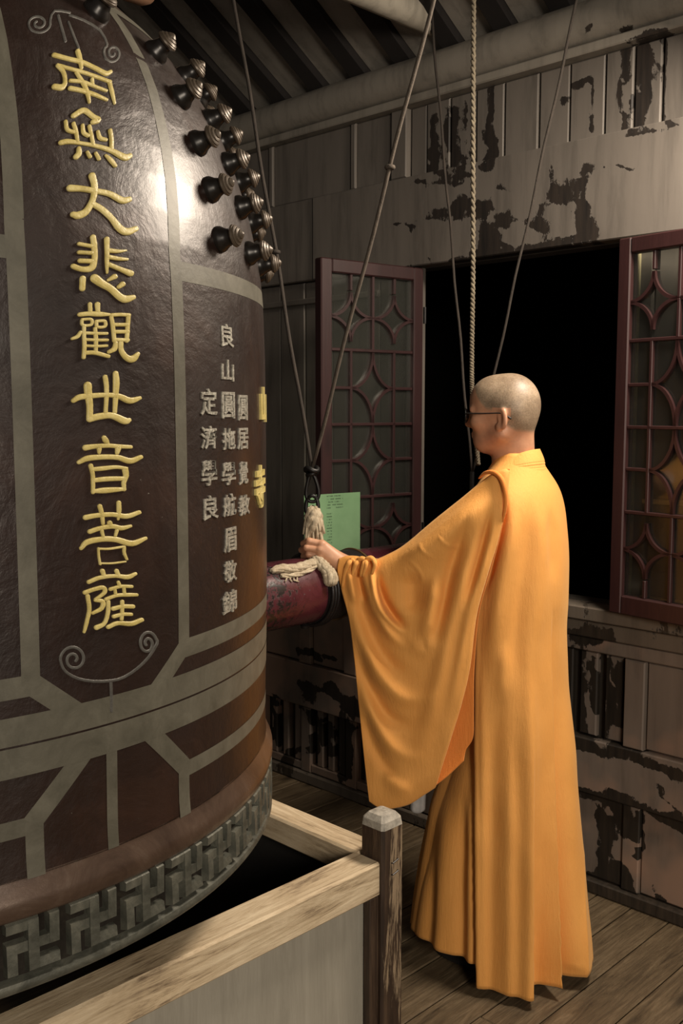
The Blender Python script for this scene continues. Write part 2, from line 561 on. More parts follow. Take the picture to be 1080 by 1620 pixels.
class MB:
    def __init__(self):
        self.v = []
        self.f = []
        self.a = []          # peel attribute

    def add(self, verts, faces, attr=None):
        b = len(self.v)
        self.v.extend([tuple(map(float, p)) for p in verts])
        self.f.extend([tuple(i + b for i in f) for f in faces])
        self.a.extend(attr if attr is not None else [0.0] * len(verts))
        return self

    def box(self, lo, hi, bev=0.0):
        (x0, y0, z0), (x1, y1, z1) = lo, hi
        b = min(bev, abs(x1 - x0) * .45, abs(y1 - y0) * .45, abs(z1 - z0) * .45)
        if b <= 0:
            vs = [(x, y, z) for x in (x0, x1) for y in (y0, y1) for z in (z0, z1)]
            fs = [(0, 1, 3, 2), (4, 6, 7, 5), (0, 4, 5, 1), (2, 3, 7, 6), (0, 2, 6, 4), (1, 5, 7, 3)]
            return self.add(vs, fs)
        bm = bmesh.new()
        bmesh.ops.create_cube(bm, size=1.0)
        for v in bm.verts:
            v.co = ((x0 + x1) / 2 + v.co.x * (x1 - x0), (y0 + y1) / 2 + v.co.y * (y1 - y0), (z0 + z1) / 2 + v.co.z * (z1 - z0))
        bmesh.ops.bevel(bm, geom=bm.edges[:] , offset=b, segments=1, affect='EDGES')
        bm.verts.index_update()
        self.add([v.co[:] for v in bm.verts], [[v.index for v in f.verts] for f in bm.faces])
        bm.free()
        return self

    def tube(self, pts, rad, seg=10, closed=False, caps=True, flat=None):
        pts = [Vector(p) for p in pts]
        n = len(pts)
        rads = rad if isinstance(rad, (list, tuple, np.ndarray)) else [rad] * n
        tang = []
        for i in range(n):
            if closed:
                t = pts[(i + 1) % n] - pts[i - 1]
            else:
                t = pts[min(i + 1, n - 1)] - pts[max(i - 1, 0)]
            tang.append(t.normalized())
        up = Vector((0, 0, 1)) if abs(tang[0].z) < 0.9 else Vector((1, 0, 0))
        nrm = (up - tang[0] * up.dot(tang[0])).normalized()
        vs, fs = [], []
        for i in range(n):
            t = tang[i]
            nrm = (nrm - t * nrm.dot(t))
            nrm = nrm.normalized() if nrm.length > 1e-6 else t.orthogonal().normalized()
            bi = t.cross(nrm)
            for k in range(seg):
                a = 2 * PI * k / seg
                vs.append(pts[i] + (nrm * math.cos(a) + bi * math.sin(a)) * rads[i])
        for i in range(n if closed else n - 1):
            j = (i + 1) % n
            for k in range(seg):
                k2 = (k + 1) % seg
                fs.append((i * seg + k, i * seg + k2, j * seg + k2, j * seg + k))
        if caps and not closed:
            fs.append(tuple(reversed(range(seg))))
            fs.append(tuple((n - 1) * seg + k for k in range(seg)))
        return self.add(vs, fs)

    def lathe(self, prof, seg=32, close=True):
        """profile of (r, z) about the z axis"""
        vs, fs = [], []
        n = len(prof)
        for r, z in prof:
            for k in range(seg):
                a = 2 * PI * k / seg
                vs.append((r * math.cos(a), r * math.sin(a), z))
        for i in range(n - 1):
            for k in range(seg):
                k2 = (k + 1) % seg
                fs.append((i * seg + k, i * seg + k2, (i + 1) * seg + k2, (i + 1) * seg + k))
        if close:
            if prof[0][0] > 1e-6:
                fs.append(tuple(reversed(range(seg))))
            if prof[-1][0] > 1e-6:
                fs.append(tuple((n - 1) * seg + k for k in range(seg)))
        return self.add(vs, fs)

    def grid(self, P, attr=None):
        """P array (n, m, 3)"""
        n, m = P.shape[:2]
        fs = []
        for i in range(n - 1):
            for j in range(m - 1):
                fs.append((i * m + j, i * m + j + 1, (i + 1) * m + j + 1, (i + 1) * m + j))
        return self.add(P.reshape(-1, 3), fs, attr)

    def prism(self, poly, d0, d1, mapf):
        """poly 2-D points (ccw), extruded d0..d1, mapf(u, v, d) -> xyz"""
        n = len(poly)
        vs = [mapf(u, v, d0) for u, v in poly] + [mapf(u, v, d1) for u, v in poly]
        fs = [tuple(reversed(range(n))), tuple(range(n, 2 * n))]
        fs += [(i, (i + 1) % n, n + (i + 1) % n, n + i) for i in range(n)]
        return self.add(vs, fs)

    def mesh(self, name, m, smooth=False, peel=False):
        me = bpy.data.meshes.new(name)
        me.from_pydata(self.v, [], self.f)
        me.materials.append(m)
        if peel:
            at = me.attributes.new('peel', 'FLOAT', 'POINT')
            at.data.foreach_set('value', np.array(self.a, dtype=np.float32))
        bm = bmesh.new()
        bm.from_mesh(me)
        bmesh.ops.recalc_face_normals(bm, faces=bm.faces[:])
        bm.to_mesh(me)
        bm.free()
        if smooth:
            me.polygons.foreach_set('use_smooth', [True] * len(me.polygons))
            if smooth == 'auto':
                me.set_sharp_from_angle(angle=math.radians(38))
        me.update()
        return me

    def obj(self, name, m, parent=None, smooth=False, peel=False, loc=(0, 0, 0), rot=(0, 0, 0)):
        return link(name, self.mesh(name, m, smooth, peel), parent, loc, rot)


def catmull(pts, per=8, closed=False):
    P = [np.array(p, float) for p in pts]
    n = len(P)
    if n == 2:
        return [P[0] + (P[1] - P[0]) * t for t in np.linspace(0, 1, per + 1)]
    out = []
    for i in range(n if closed else n - 1):
        if closed:
            a, b, c, d = P[i - 1], P[i], P[(i + 1) % n], P[(i + 2) % n]
        else:
            b, c = P[i], P[i + 1]
            a = P[i - 1] if i > 0 else 2 * b - c
            d = P[i + 2] if i + 2 < n else 2 * c - b
        for k in range(per):
            t = k / per
            out.append(0.5 * ((2 * b) + (-a + c) * t + (2 * a - 5 * b + 4 * c - d) * t * t + (-a + 3 * b - 3 * c + d) * t ** 3))
    if not closed:
        out.append(P[-1])
    return out


def seg_dist(px, py, poly):
    """distance of arrays px, py to a polyline"""
    best = np.full(np.shape(px), 1e9)
    for (x0, y0), (x1, y1) in zip(poly[:-1], poly[1:]):
        dx, dy = x1 - x0, y1 - y0
        L = dx * dx + dy * dy + 1e-9
        t = np.clip(((px - x0) * dx + (py - y0) * dy) / L, 0, 1)
        best = np.minimum(best, np.hypot(px - (x0 + t * dx), py - (y0 + t * dy)))
    return best


# ------------------------------------------------------------------ room: floor
WX = 2.84                                           # room face of the window wall
floor = MB().box((-2.2, -2.2, -0.12), (5.2, 5.7, -0.035)).obj('floor', M['under'])
tag(floor, 'worn brown plank floor under the bell and the monk', 'floor', kind='structure')
yk = -1.8
k = 0
while yk < 5.55:
    w = 0.118 + 0.03 * random.random()
    split = random.uniform(0.6, 2.2)
    for x0, x1 in ((-2.0, split), (split + 0.003, 2.86)):
        dz = random.uniform(-0.003, 0.0)
        b = MB().box((x0 - (x0 + x1) / 2, -w / 2 + .002, -0.035), (x1 - (x0 + x1) / 2, w / 2 - .002, 0.0), 0.003)
        b.obj('plank', M['floor'], floor, loc=((x0 + x1) / 2, yk + w / 2, dz))
    yk += w

# ------------------------------------------------------------------ room: window wall
PEEL = [  # old losses in the paint, (pixel line, radius px, strength) laid on the wall plane
    ([(692, 185), (688, 240), (684, 292)], 8, 1), ([(718, 180), (712, 285)], 10, 1), ([(738, 165), (734, 280)], 7, .9),
    ([(778, 135), (772, 265)], 8, 1), ([(930, 130), (905, 135)], 5, 1), ([(938, 125), (936, 215)], 5, 1),
    ([(988, 68), (985, 140), (978, 215)], 6, 1), ([(1014, 60), (1016, 130), (1008, 205)], 13, 1), ([(1048, 50), (1052, 195)], 5, 1),
    ([(925, 130), (880, 165)], 4, .9), ([(655, 205), (650, 300)], 6, .8),
    ([(690, 340), (730, 325), (762, 332)], 15, 1.1), ([(615, 360), (678, 345)], 5, 1), ([(790, 345), (862, 360)], 10, 1),
    ([(866, 262), (872, 300), (855, 345)], 10, 1.0), ([(868, 310), (935, 270)], 11, 1.0), ([(885, 318), (930, 300)], 10, 1.0),
    ([(955, 268), (1040, 256)], 3, 1), ([(925, 335), (928, 372)], 17, 1.2), ([(775, 370), (770, 410)], 12, 1.2),
    ([(690, 418), (830, 396), (925, 375)], 9, 1.1), ([(600, 425), (690, 412)], 4, .9), ([(785, 300), (830, 292)], 5, .9),
    ([(990, 220), (1075, 205)], 4, .9), ([(640, 300), (760, 270)], 3, .9), ([(540, 320), (620, 300)], 2, .8),
    ([(915, 245), (925, 290)], 4, .9), ([(1000, 30), (960, 40)], 5, .9), ([(880, 60), (950, 40)], 4, .9),
    # lower wall right of the monk
    ([(905, 1040), (903, 1160)], 14, 1.2), ([(935, 1040), (942, 1130)], 5, 1), ([(958, 1050), (962, 1120), (955, 1180)], 8, 1),
    ([(978, 1050), (975, 1150)], 4, .9), ([(905, 1010), (950, 1012)], 8, .9), ([(900, 1175), (960, 1190), (1080, 1215)], 6, 1),
    ([(905, 1255), (980, 1265), (1080, 1300)], 8, 1), ([(955, 1285), (956, 1330), (948, 1410)], 9, 1.1),
    ([(985, 1285), (990, 1320)], 11, 1), ([(1010, 1300), (1008, 1350)], 4, 1), ([(975, 1380), (985, 1410)], 12, 1),
    ([(1030, 1400), (1050, 1430)], 5, .9), ([(920, 1390), (990, 1425), (1080, 1465)], 10, .9), ([(1060, 1240), (1040, 1250)], 8, .9),
    # lower wall left of the sleeve
    ([(470, 1030), (500, 1038), (525, 1045)], 3, 1), ([(458, 1045), (460, 1050)], 5, 1), ([(478, 1085), (520, 1090), (560, 1108)], 5, 1.1),
    ([(482, 1085), (490, 1108)], 8, 1), ([(552, 1110), (562, 1120)], 12, 1), ([(434, 1100), (436, 1170)], 4, 1),
    ([(495, 1130), (494, 1180)], 5, 1.1), ([(508, 1135), (507, 1178)], 3, 1), ([(521, 1140), (519, 1190)], 5, 1.1),
    ([(545, 1145), (547, 1220)], 8, 1.1), ([(462, 1190), (462, 1208)], 6, 1), ([(530, 1190), (535, 1200)], 5, 1),
    ([(455, 540), (452, 640)], 3, .7), ([(478, 680), (476, 720)], 3, .7),
]


def peel_at(Y, Z, X=WX):
    P = np.stack([np.full_like(Y, X), Y, Z], -1)
    px, py = proj(P)
    wx = np.array([mnoise.noise((y * 11, z * 11, 3.1)) + 0.5 * mnoise.noise((y * 27, z * 27, 8.1)) for y, z in zip(Y.ravel(), Z.ravel())]).reshape(Y.shape)
    wz = np.array([mnoise.noise((y * 11, z * 11, 13.1)) + 0.5 * mnoise.noise((y * 27, z * 27, 5.7)) for y, z in zip(Y.ravel(), Z.ravel())]).reshape(Y.shape)
    px = px + 12 * wx
    py = py + 14 * wz
    a = np.zeros_like(Y)
    for line, r, s in PEEL:
        d = seg_dist(px, py, line)
        a = np.maximum(a, s * np.clip(1.25 - 0.5 * d / r, 0, 1))
    return a * 0.62


def board(name, parent, y0, y1, z0, z1, xf, thick, mat, step=0.02, bev=0.004):
    """a painted board on the window wall: finely gridded face plus edges; xf = X of its room face"""
    ny = max(2, min(90, int(abs(y1 - y0) / step) + 1))
    nz = max(2, min(90, int(abs(z1 - z0) / step) + 1))
    ys = np.linspace(y0 + bev, y1 - bev, ny)
    zs = np.linspace(z0 + bev, z1 - bev, nz)
    Yg, Zg = np.meshgrid(ys, zs, indexing='ij')
    pa = peel_at(Yg, Zg, xf)
    wob = np.array([[mnoise.noise((y * 3, z * 3, 1.7)) for z in zs] for y in ys]) * 0.0025
    P = np.stack([xf + wob - 0.0, Yg, Zg], -1)
    mb = MB().grid(P, list(pa.reshape(-1)))
    # bevelled edge and sides
    ring = [(i, 0) for i in range(ny)] + [(ny - 1, j) for j in range(1, nz)] + [(i, nz - 1) for i in range(ny - 2, -1, -1)] + [(0, j) for j in range(nz - 2, 0, -1)]
    idx = [i * nz + j for i, j in ring]
    n = len(idx)
    base = len(mb.v)
    cl = lambda v, a, b: a if v <= a + bev * 1.01 else (b if v >= b - bev * 1.01 else v)
    v1 = [(xf + bev, cl(mb.v[i][1], y0, y1), cl(mb.v[i][2], z0, z1)) for i in idx]
    v2 = [(xf + thick, p[1], p[2]) for p in v1]
    mb.v += v1 + v2
    at = [mb.a[i] for i in idx]
    mb.a += at + at
    for q in range(n):
        r = (q + 1) % n
        mb.f.append((idx[q], idx[r], base + r, base + q))
        mb.f.append((base + q, base + r, base + n + r, base + n + q))
    mb.f.append(tuple(base + n + q for q in range(n)))
    return mb.obj(name, mat, parent, smooth=False, peel=True)


Y0, Y1 = -0.6, 4.6
OY0, OY1, OZ0, OZ1 = 1.552, 2.392, 0.972, 2.125      # window opening
wb = MB()
XB0, XB1 = WX + 0.03, WX + 0.10
wb.box((XB0, Y0 - 1.4, 0), (XB1, OY0, 3.0)).box((XB0, OY1 + 0.07, 0), (XB1, Y1 + 1.0, 3.0))
wb.box((XB0, OY0, 0), (XB1, OY1 + 0.07, OZ0)).box((XB0, OY0, OZ1), (XB1, OY1 + 0.07, 3.0))
wall = wb.obj('wall_right', M['backing'])
tag(wall, 'old timber window wall with peeling pale paint behind the monk', 'wall', kind='structure')

# lintel band
board('lintel', wall, -0.6, OY1 + 0.55, 2.128, 2.452, WX - 0.03, 0.058, M['paint'])
board('lintel', wall, OY1 + 0.553, 4.6, 2.128, 2.452, WX - 0.022, 0.05, M['paint'])
# upper vertical planks
y = -0.6
while y < 2.44:
    w = random.uniform(0.085, 0.14)
    board('plank', wall, y, min(y + w - 0.006, 2.45), 2.455, 2.70, WX + random.uniform(-0.004, 0.004), 0.028, M['paint'])
    y += w
board('stile', wall, 2.455, 2.53, 2.455, 2.70, WX - 0.02, 0.05, M['paint'])
for ya, yb in ((2.535, 2.72), (2.745, 3.20), (3.225, 3.9), (3.92, 4.6)):
    board('panel', wall, ya, yb, 2.455, 2.70, WX - 0.004, 0.03, M['paint'])
for ya in (2.72, 3.20, 3.90):
    board('stile', wall, ya, ya + 0.025, 2.455, 2.70, WX - 0.014, 0.04, M['paint'])
# moulding and wall plate under the rafters
board('moulding', wall, -0.6, 4.6, 2.702, 2.732, WX - 0.045, 0.075, M['plate'])
mbp = MB()
nn = 120
arr = np.zeros((nn, 13, 3))
yy_ = np.linspace(-0.6, 4.6, nn)
for i in range(nn):
    for j in range(13):
        a = PI * 2 * j / 12
        arr[i, j] = (WX - 0.015 + 0.062 * math.cos(a), yy_[i], 2.80 + 0.066 * math.sin(a) + 0.004 * mnoise.noise((yy_[i] * 2, 0, 3)))
pa = peel_at(arr[:, :, 1], arr[:, :, 2], WX - 0.07)
mbp.grid(arr, list((pa + 0.06).reshape(-1)))
mbp.obj('wall_plate', M['plate'], wall, smooth=True, peel=True)

# stretch left of the window (above dado)
for ya, yb in ((2.475, 2.60), (2.60, 2.86), (2.86, 3.02), (3.02, 3.17), (3.17, 3.34), (3.34, 3.6), (3.6, 4.0), (4.0, 4.6)):
    board('plank', wall, ya + .002, yb - .002, 0.86, 2.125, WX + random.uniform(-.003, .003), 0.028, M['paint'], 0.03)
board('rail', wall, 2.60, 4.6, 2.035, 2.06, WX - 0.012, 0.03, M['paint'])
board('post', wall, OY1 + 0.006, OY1 + 0.082, 0.86, 2.125, WX + 0.004, 0.026, M['paint'])
# right of the window
board('post', wall, OY0 - 0.082, OY0 - 0.002, 0.975, 2.125, WX - 0.012, 0.04, M['paint'])
board('plank', wall, 1.25, OY0 - 0.085, 0.975, 2.125, WX, 0.028, M['paint'], 0.03)
for ya in (-0.6, -0.2, 0.2, 0.55, 0.9):
    board('plank', wall, ya, ya + 0.345, 0.975, 2.125, WX, 0.028, M['paint'], 0.04)
# sill and ledge
board('sill', wall, -0.6, OY1 + 0.08, 0.925, 0.970, WX - 0.055, 0.12, M['ledge'])
board('ledge', wall, -0.6, OY1 + 0.08, 0.865, 0.922, WX - 0.03, 0.06, M['ledge'])
board('rail', wall, -0.6, 4.6, 0.815, 0.862, WX - 0.012, 0.04, M['paint_low'])
# dado: panels, stiles, rails
ys = [-0.6, -0.1, 0.45, 1.0, 1.49, 1.95, 2.45, 2.75, 3.02, 3.32, 3.9, 4.6]
for ya, yb in zip(ys[:-1], ys[1:]):
    board('stile', wall, ya - 0.035, ya + 0.035, 0.525, 0.812, WX - 0.012, 0.04, M['paint_low'])
    if 1.48 < ya < 1.9:                 # broken out next to the robe: narrow loose battens
        for q in range(4):
            yq = ya + 0.05 + q * 0.092
            board('batten', wall, yq, yq + 0.062, 0.528, 0.81, WX + 0.008, 0.02, M['paint_low'], 0.015)
    else:
        board('panel', wall, ya + 0.038, yb - 0.038, 0.528, 0.81, WX + 0.004, 0.024, M['paint_low'])
board('rail', wall, -0.6, 4.6, 0.335, 0.522, WX - 0.016, 0.045, M['paint_low'], 0.03)
for ya, yb in zip(ys[:-1], ys[1:]):
    board('stile', wall, ya - 0.03, ya + 0.03, 0.045, 0.332, WX - 0.006, 0.034, M['paint_low'])
    if 2.4 < ya < 2.9 or 2.9 < ya < 3.1:
        n_ = max(2, int((yb - ya - 0.07) / 0.058))
        for q in range(n_):
            yq = ya + 0.04 + q * (yb - ya - 0.075) / n_
            board('baluster', wall, yq, yq + 0.034, 0.085, 0.332, WX, 0.03, M['paint_low'], 0.012)
        board('rail', wall, ya + 0.031, yb - 0.031, 0.048, 0.083, WX - 0.004, 0.03, M['paint_low'])
    else:
        half = (ya + yb) / 2
        board('panel', wall, ya + 0.033, half - 0.002, 0.048, 0.33, WX + 0.004, 0.024, M['paint_low'])
        board('panel', wall, half + 0.002, yb - 0.033, 0.048, 0.33, WX + 0.006, 0.022, M['paint_low'])
sk = board('baseboard_right', None, -0.6, 4.6, 0.0, 0.043, WX - 0.02, 0.048, M['ledge'])
tag(sk, 'low dark skirting along the foot of the window wall', 'baseboard', kind='structure')
# cream casing behind the folded window leaf
for q, ya in enumerate((1.540, 1.518)):
    MB().box((WX - 0.020 - .006 * q, ya - 0.009, 0.99), (WX + 0.0, ya + 0.009, 2.10), 0.002).obj('casing', M['cream'], wall)
for zz in (1.01, 1.315):
    MB().box((WX - 0.022, 1.0, zz), (WX, 1.478, zz + 0.014), 0.002).obj('casing', M['cream'], wall)

# the dark room behind the window
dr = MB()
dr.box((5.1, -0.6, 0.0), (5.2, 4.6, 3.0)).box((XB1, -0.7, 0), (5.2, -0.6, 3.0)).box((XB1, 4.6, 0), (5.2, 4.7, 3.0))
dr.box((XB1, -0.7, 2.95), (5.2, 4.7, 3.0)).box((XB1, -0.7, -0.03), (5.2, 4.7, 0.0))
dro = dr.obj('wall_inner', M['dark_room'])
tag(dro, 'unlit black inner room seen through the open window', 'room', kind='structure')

# far wall behind the bell
fw_ = MB().box((-2.2, 5.6, 0), (2.95, 5.7, 4.6)).obj('wall_far', M['backing'])
tag(fw_, 'dark timber end wall hidden beyond the bronze bell', 'wall', kind='structure')
x = -2.2
while x < 2.7:
    MB().box((x, 5.57, 0), (x + 0.19, 5.6, 3.2), 0.004).obj('plank', M['paint'], fw_)
    x += 0.2

# ------------------------------------------------------------------ roof: boards on dark rafters
SL = 0.62
RX1 = 2.86
RZ1 = 2.835
ceil = MB()
nX, nY = 30, 46
P = np.zeros((nX, nY, 3))
for i in range(nX):
    for j in range(nY):
        xx = RX1 + 0.1 - (RX1 + 1.2) * i / (nX - 1)
        P[i, j] = (xx, -1.6 + 7.3 * j / (nY - 1), RZ1 + 0.055 + (RX1 - xx) * SL)
ceil.grid(P)
P2 = P.copy()
P2[:, :, 2] += 0.04
ceil.grid(P2)
ceiling = ceil.obj('ceiling', M['backing'])
tag(ceiling, 'dark sloping pavilion roof above bell and beams', 'ceiling', kind='structure')
th_r = math.atan(SL)
Lr = 3.7
rm = MB().box((-Lr, -0.04, -0.0), (0.06, 0.04, 0.055), 0.004).mesh('rafter', M['rafter'])
pitch_r = 0.222
yr = 0.25
ii = 0
while yr < 4.6:
    link('rafter', rm, ceiling, (RX1, yr, RZ1), (0, -th_r * -1, 0))
    bw = pitch_r - 0.085
    b = MB()
    nb = 24
    Pb = np.zeros((nb, 4, 3))
    for i in range(nb):
        for j in range(4):
            Pb[i, j] = (0.05 - (Lr + .05) * i / (nb - 1), (j / 3 - .5) * bw, 0.028 + 0.002 * math.sin(i * 1.3 + j))
    Pt = Pb.copy()
    Pt[:, :, 2] += 0.02
    b.grid(Pb, [random.uniform(0, .22) for _ in range(nb * 4)]).grid(Pt)
    b.obj('roof_board', M['roofboard'], ceiling, peel=True, loc=(RX1, yr + pitch_r / 2, RZ1), rot=(0, th_r, 0))
    yr += pitch_r
    ii += 1

# tie beams that carry the roof
def round_beam(p0, p1, r, mat, name, seg=16, n=26, peel=True):
    p0, p1 = np.array(p0), np.array(p1)
    mb = MB()
    pts = [p0 + (p1 - p0) * t for t in np.linspace(0, 1, n)]
    rr = [r * (1 + 0.03 * math.sin(5 * t)) for t in np.linspace(0, 1, n)]
    mb.tube(pts, rr, seg)
    mb.a = [random.uniform(0, 0.18) for _ in mb.v]
    return mb.obj(name, mat, None, smooth='auto', peel=peel)


tb = round_beam((2.86, 2.30, 2.955), (-1.2, 2.30, 2.955), 0.052, M['tiebeam'], 'tie_beam')
tag(tb, 'pale painted round tie beam ending on top of the window wall', 'beam', kind='structure')
tb2 = round_beam((2.80, 2.05, 3.02), (-1.2, 2.05, 3.04), 0.04, M['rafter'], 'tie_beam')
tag(tb2, 'dark thin roof beam beside the pale tie beam', 'beam', kind='structure')

# ------------------------------------------------------------------ windows
def lattice_leaf(name, label, hinge, ang, flip, Wd=0.425):
    """leaf in local x (0..Wd from the hinge), z (0..Hh), y thickness; pattern of bars and bows"""
    Hh, T = 1.145, 0.04
    root = empty(name, hinge, ang)
    tag(root, label, 'window', kind='structure')
    st = 0.047
    s = -1 if flip else 1
    X = lambda v: v
    def bx(nm, x0, x1, z0, z1, y0=-T / 2, y1=T / 2, b=0.004):
        return MB().box((x0, y0, z0), (x1, y1, z1), b).obj(nm, M['red'], root)
    bx('stile', 0.003, st, 0, Hh)
    bx('stile', Wd - st, Wd, 0, Hh)
    bx('top_rail', st, Wd - st, Hh - st, Hh)
    bx('bottom_rail', st, Wd - st, 0, st + 0.012)
    x0, x1, z0, z1 = st, Wd - st, st + 0.012, Hh - st
    iw, ih = x1 - x0, z1 - z0
    cx = (x0 + x1) / 2
    bt, bd = 0.011, 0.014
    def bar(xa, xb, za, zb):
        MB().box((xa, -bd, za), (xb, bd, zb), 0.002).obj('bar', M['red'], root)
    q1, q3 = x0 + iw * 0.235, x0 + iw * 0.765
    fr = [0.0, 0.14, 0.25, 0.377, 0.5, 0.623, 0.75, 0.86, 1.0]
    zf = [z0 + ih * f for f in fr]
    for xq in (q1, q3):
        bar(xq - bt / 2, xq + bt / 2, zf[2], zf[6])
    bar(cx - bt / 2, cx + bt / 2, zf[7], z1)
    bar(cx - bt / 2, cx + bt / 2, z0, zf[1])
    bar(cx - bt / 2, cx + bt / 2, zf[1] , zf[2])
    bar(cx - bt / 2, cx + bt / 2, zf[6], zf[7])
    for k_ in (2, 4, 6):
        bar(x0, x1, zf[k_] - bt / 2, zf[k_] + bt / 2)
    for k_ in (3, 5):
        bar(x0, q1, zf[k_] - bt / 2, zf[k_] + bt / 2)
        bar(q3, x1, zf[k_] - bt / 2, zf[k_] + bt / 2)
    for xq in (q1, q3):
        bar(xq - bt / 2, xq + bt / 2, zf[7] + 0.09, z1)
        bar(xq - bt / 2, xq + bt / 2, z0, zf[1] - 0.09)
    def bow(ccx, ccz, rx, rz, a0, a1):
        pts = [(ccx + rx * math.cos(a), 0, ccz + rz * math.sin(a)) for a in np.linspace(a0, a1, 11)]
        mb = MB()
        vs = []
        n = len(pts)
        for i, p in enumerate(pts):
            t = Vector(pts[min(i + 1, n - 1)]) - Vector(pts[max(i - 1, 0)])
            t.normalize()
            nx, nz = -t.z, t.x
            for (a, d) in ((-1, -1), (1, -1), (1, 1), (-1, 1)):
                vs.append((p[0] + nx * a * 0.005, d * 0.013, p[2] + nz * a * 0.005))
        fs = []
        for i in range(n - 1):
            for e in range(4):
                e2 = (e + 1) % 4
                fs.append((i * 4 + e, i * 4 + e2, (i + 1) * 4 + e2, (i + 1) * 4 + e))
        fs += [(3, 2, 1, 0), tuple(4 * (n - 1) + e for e in range(4))]
        mb.add(vs, fs)
        mb.obj('bow', M['red'], root, smooth='auto')
    def star(sx, sz, sw, sh, quads=(0, 1, 2, 3)):
        for qd in quads:
            ax, az_ = ((1, 1), (-1, 1), (-1, -1), (1, -1))[qd]
            a0 = {0: PI, 1: 1.5 * PI, 2: 0.0, 3: 0.5 * PI}[qd]
            bow(sx + ax * sw, sz + az_ * sh, sw, sh, a0, a0 + PI / 2)
    hw = (q3 - q1) / 2
    for zc in (zf[3], zf[5]):
        star(cx, zc, hw, (zf[4] - zf[3]) * 0.98)
    for zc in (zf[1], zf[7]):
        for xq in (q1, q3):
            star(xq, zc, min(q1 - x0, hw) + 0.01, 0.085)
    MB().box((x0 - 0.006, -0.002, z0 - 0.006), (x1 + 0.006, 0.002, z1 + 0.006)).obj('pane', M['glass'], root)
    # hinge knuckles
    for zz in (0.15, Hh - 0.2):
        MB().tube([(0.0, T / 2 + .004, zz), (0.0, T / 2 + .004, zz + 0.06)], 0.006, 8).obj('hinge', M['iron'], root)
    return root


# left leaf: hinged at the left jamb, swung straight out into the room
lattice_leaf('window_1', 'open dark red lattice window leaf standing into the room', (WX - 0.005, OY1 + 0.0, 0.974), math.radians(171), False, 0.462)
# right leaf: folded back nearly against the wall
lattice_leaf('window_2', 'dark red lattice window leaf folded back flat along the wall', (WX - 0.062, OY0 - 0.004, 0.972), math.radians(-90 - 8), True)

# green notice on the left leaf
a = on_y(475, 877, 2.415)
b_ = on_y(553, 777, 2.415)
hx0, hx1, hz0, hz1 = a[0], b_[0], a[2], b_[2]
sw_, sh_ = hx1 - hx0, hz1 - hz0
sheet = MB()
Pn = np.zeros((14, 2, 3))
for i in range(14):
    u = i / 13
    for j in range(2):
        Pn[i, j] = (u * sw_, 0.003 * math.sin(u * 3) , j * sh_)
Pk = Pn.copy()
Pk[:, :, 1] += 0.0015
sheet.grid(Pn).grid(Pk)
so = sheet.obj('notice_sheet', M['sheet'], None, smooth=True, loc=(hx0, 2.395, hz0), rot=(0, 0, math.radians(-8)))
tag(so, 'green printed notice sheet stuck to the free edge of the open red window leaf', 'notice')

# ------------------------------------------------------------------ the bell
BC = np.array([0.709, 1.983])
LIP = 0.795
RPTS = [(LIP, .760), (.80, .768), (.808, .772), (.818, .769), (.84, .766), (.90, .766), (.905, .770), (.918, .7735), (.93, .773), (.945, .766), (.957, .7605), (.975, .7595), (1.0, .759), (1.1, .761), (1.2, .763),
        (1.3, .7645), (1.45, .765), (1.6, .7648), (1.7, .764), (1.8, .761), (1.85, .757), (1.9, .749), (1.95, .739), (2.0, .7255), (2.05, .709), (2.1, .689),
        (2.15, .663), (2.2, .629), (2.25, .586), (2.3, .530), (2.34, .470), (2.38, .385), (2.41, .27), (2.425, .15), (2.43, .0)]
_rz = np.array([p[0] for p in RPTS])
_rr = np.array([p[1] for p in RPTS])


def rz(z):
    return np.interp(z, _rz, _rr)


def bell_pt(az, z, h=0.0):
    """local bell coordinates (origin at lip level); az in degrees"""
    dr = (rz(z + 0.01) - rz(z - 0.01)) / 0.02
    n = math.hypot(1, dr)
    r = rz(z) + h / n
    zz = z - h * dr / n
    a = math.radians(az)
    return (r * math.cos(a), r * math.sin(a), zz - LIP)


_ts = np.linspace(0.5, 3.2, 5400)


def bell_hit(x, y):
    d = ray(x, y)
    Pp = CAM + _ts[:, None] * d
    rho = np.hypot(Pp[:, 0] - BC[0], Pp[:, 1] - BC[1])
    ins = (rho < rz(Pp[:, 2])) & (Pp[:, 2] < 2.43)
    kk = int(np.argmax(ins))
    if not ins[kk]:
        kk = int(np.argmin(rho - rz(np.minimum(Pp[:, 2], 2.4))))
    p = Pp[kk]
    return math.degrees(math.atan2(p[1] - BC[1], p[0] - BC[0])) % 360, p[2]


bell = empty('temple_bell', (BC[0], BC[1], LIP))
tag(bell, 'huge dark bronze temple bell with gold characters and a relief rim', 'bell')
prof = []
zz = list(np.arange(LIP, 0.96, 0.006)) + list(np.arange(0.96, 1.8, 0.02)) + list(np.arange(1.8, 2.43, 0.005)) + [2.43]
outer = [(rz(z), z - LIP) for z in zz if z > 0.952]
mb = MB()
mb.lathe([(0.745, 0.15)] + outer, 160, close=False)
mb.lathe([(0.70, 0.003), (0.70, 1.2), (0.55, 1.45), (0.0, 1.56)], 64, close=False)
mb.obj('body', M['bell'], bell, smooth='auto')
MB().lathe([(0.70, 0.003)] + [(rz(z), z - LIP) for z in np.arange(LIP, 0.8155, 0.004)] + [(0.758, 0.024)], 160, close=False).obj('lip', M['manji'], bell, smooth='auto')
MB().lathe([(0.765, 0.016), (0.758, 0.022), (0.758, 0.112), (0.764, 0.116)], 160, close=False).obj('frieze', M['frieze'], bell, smooth=True)
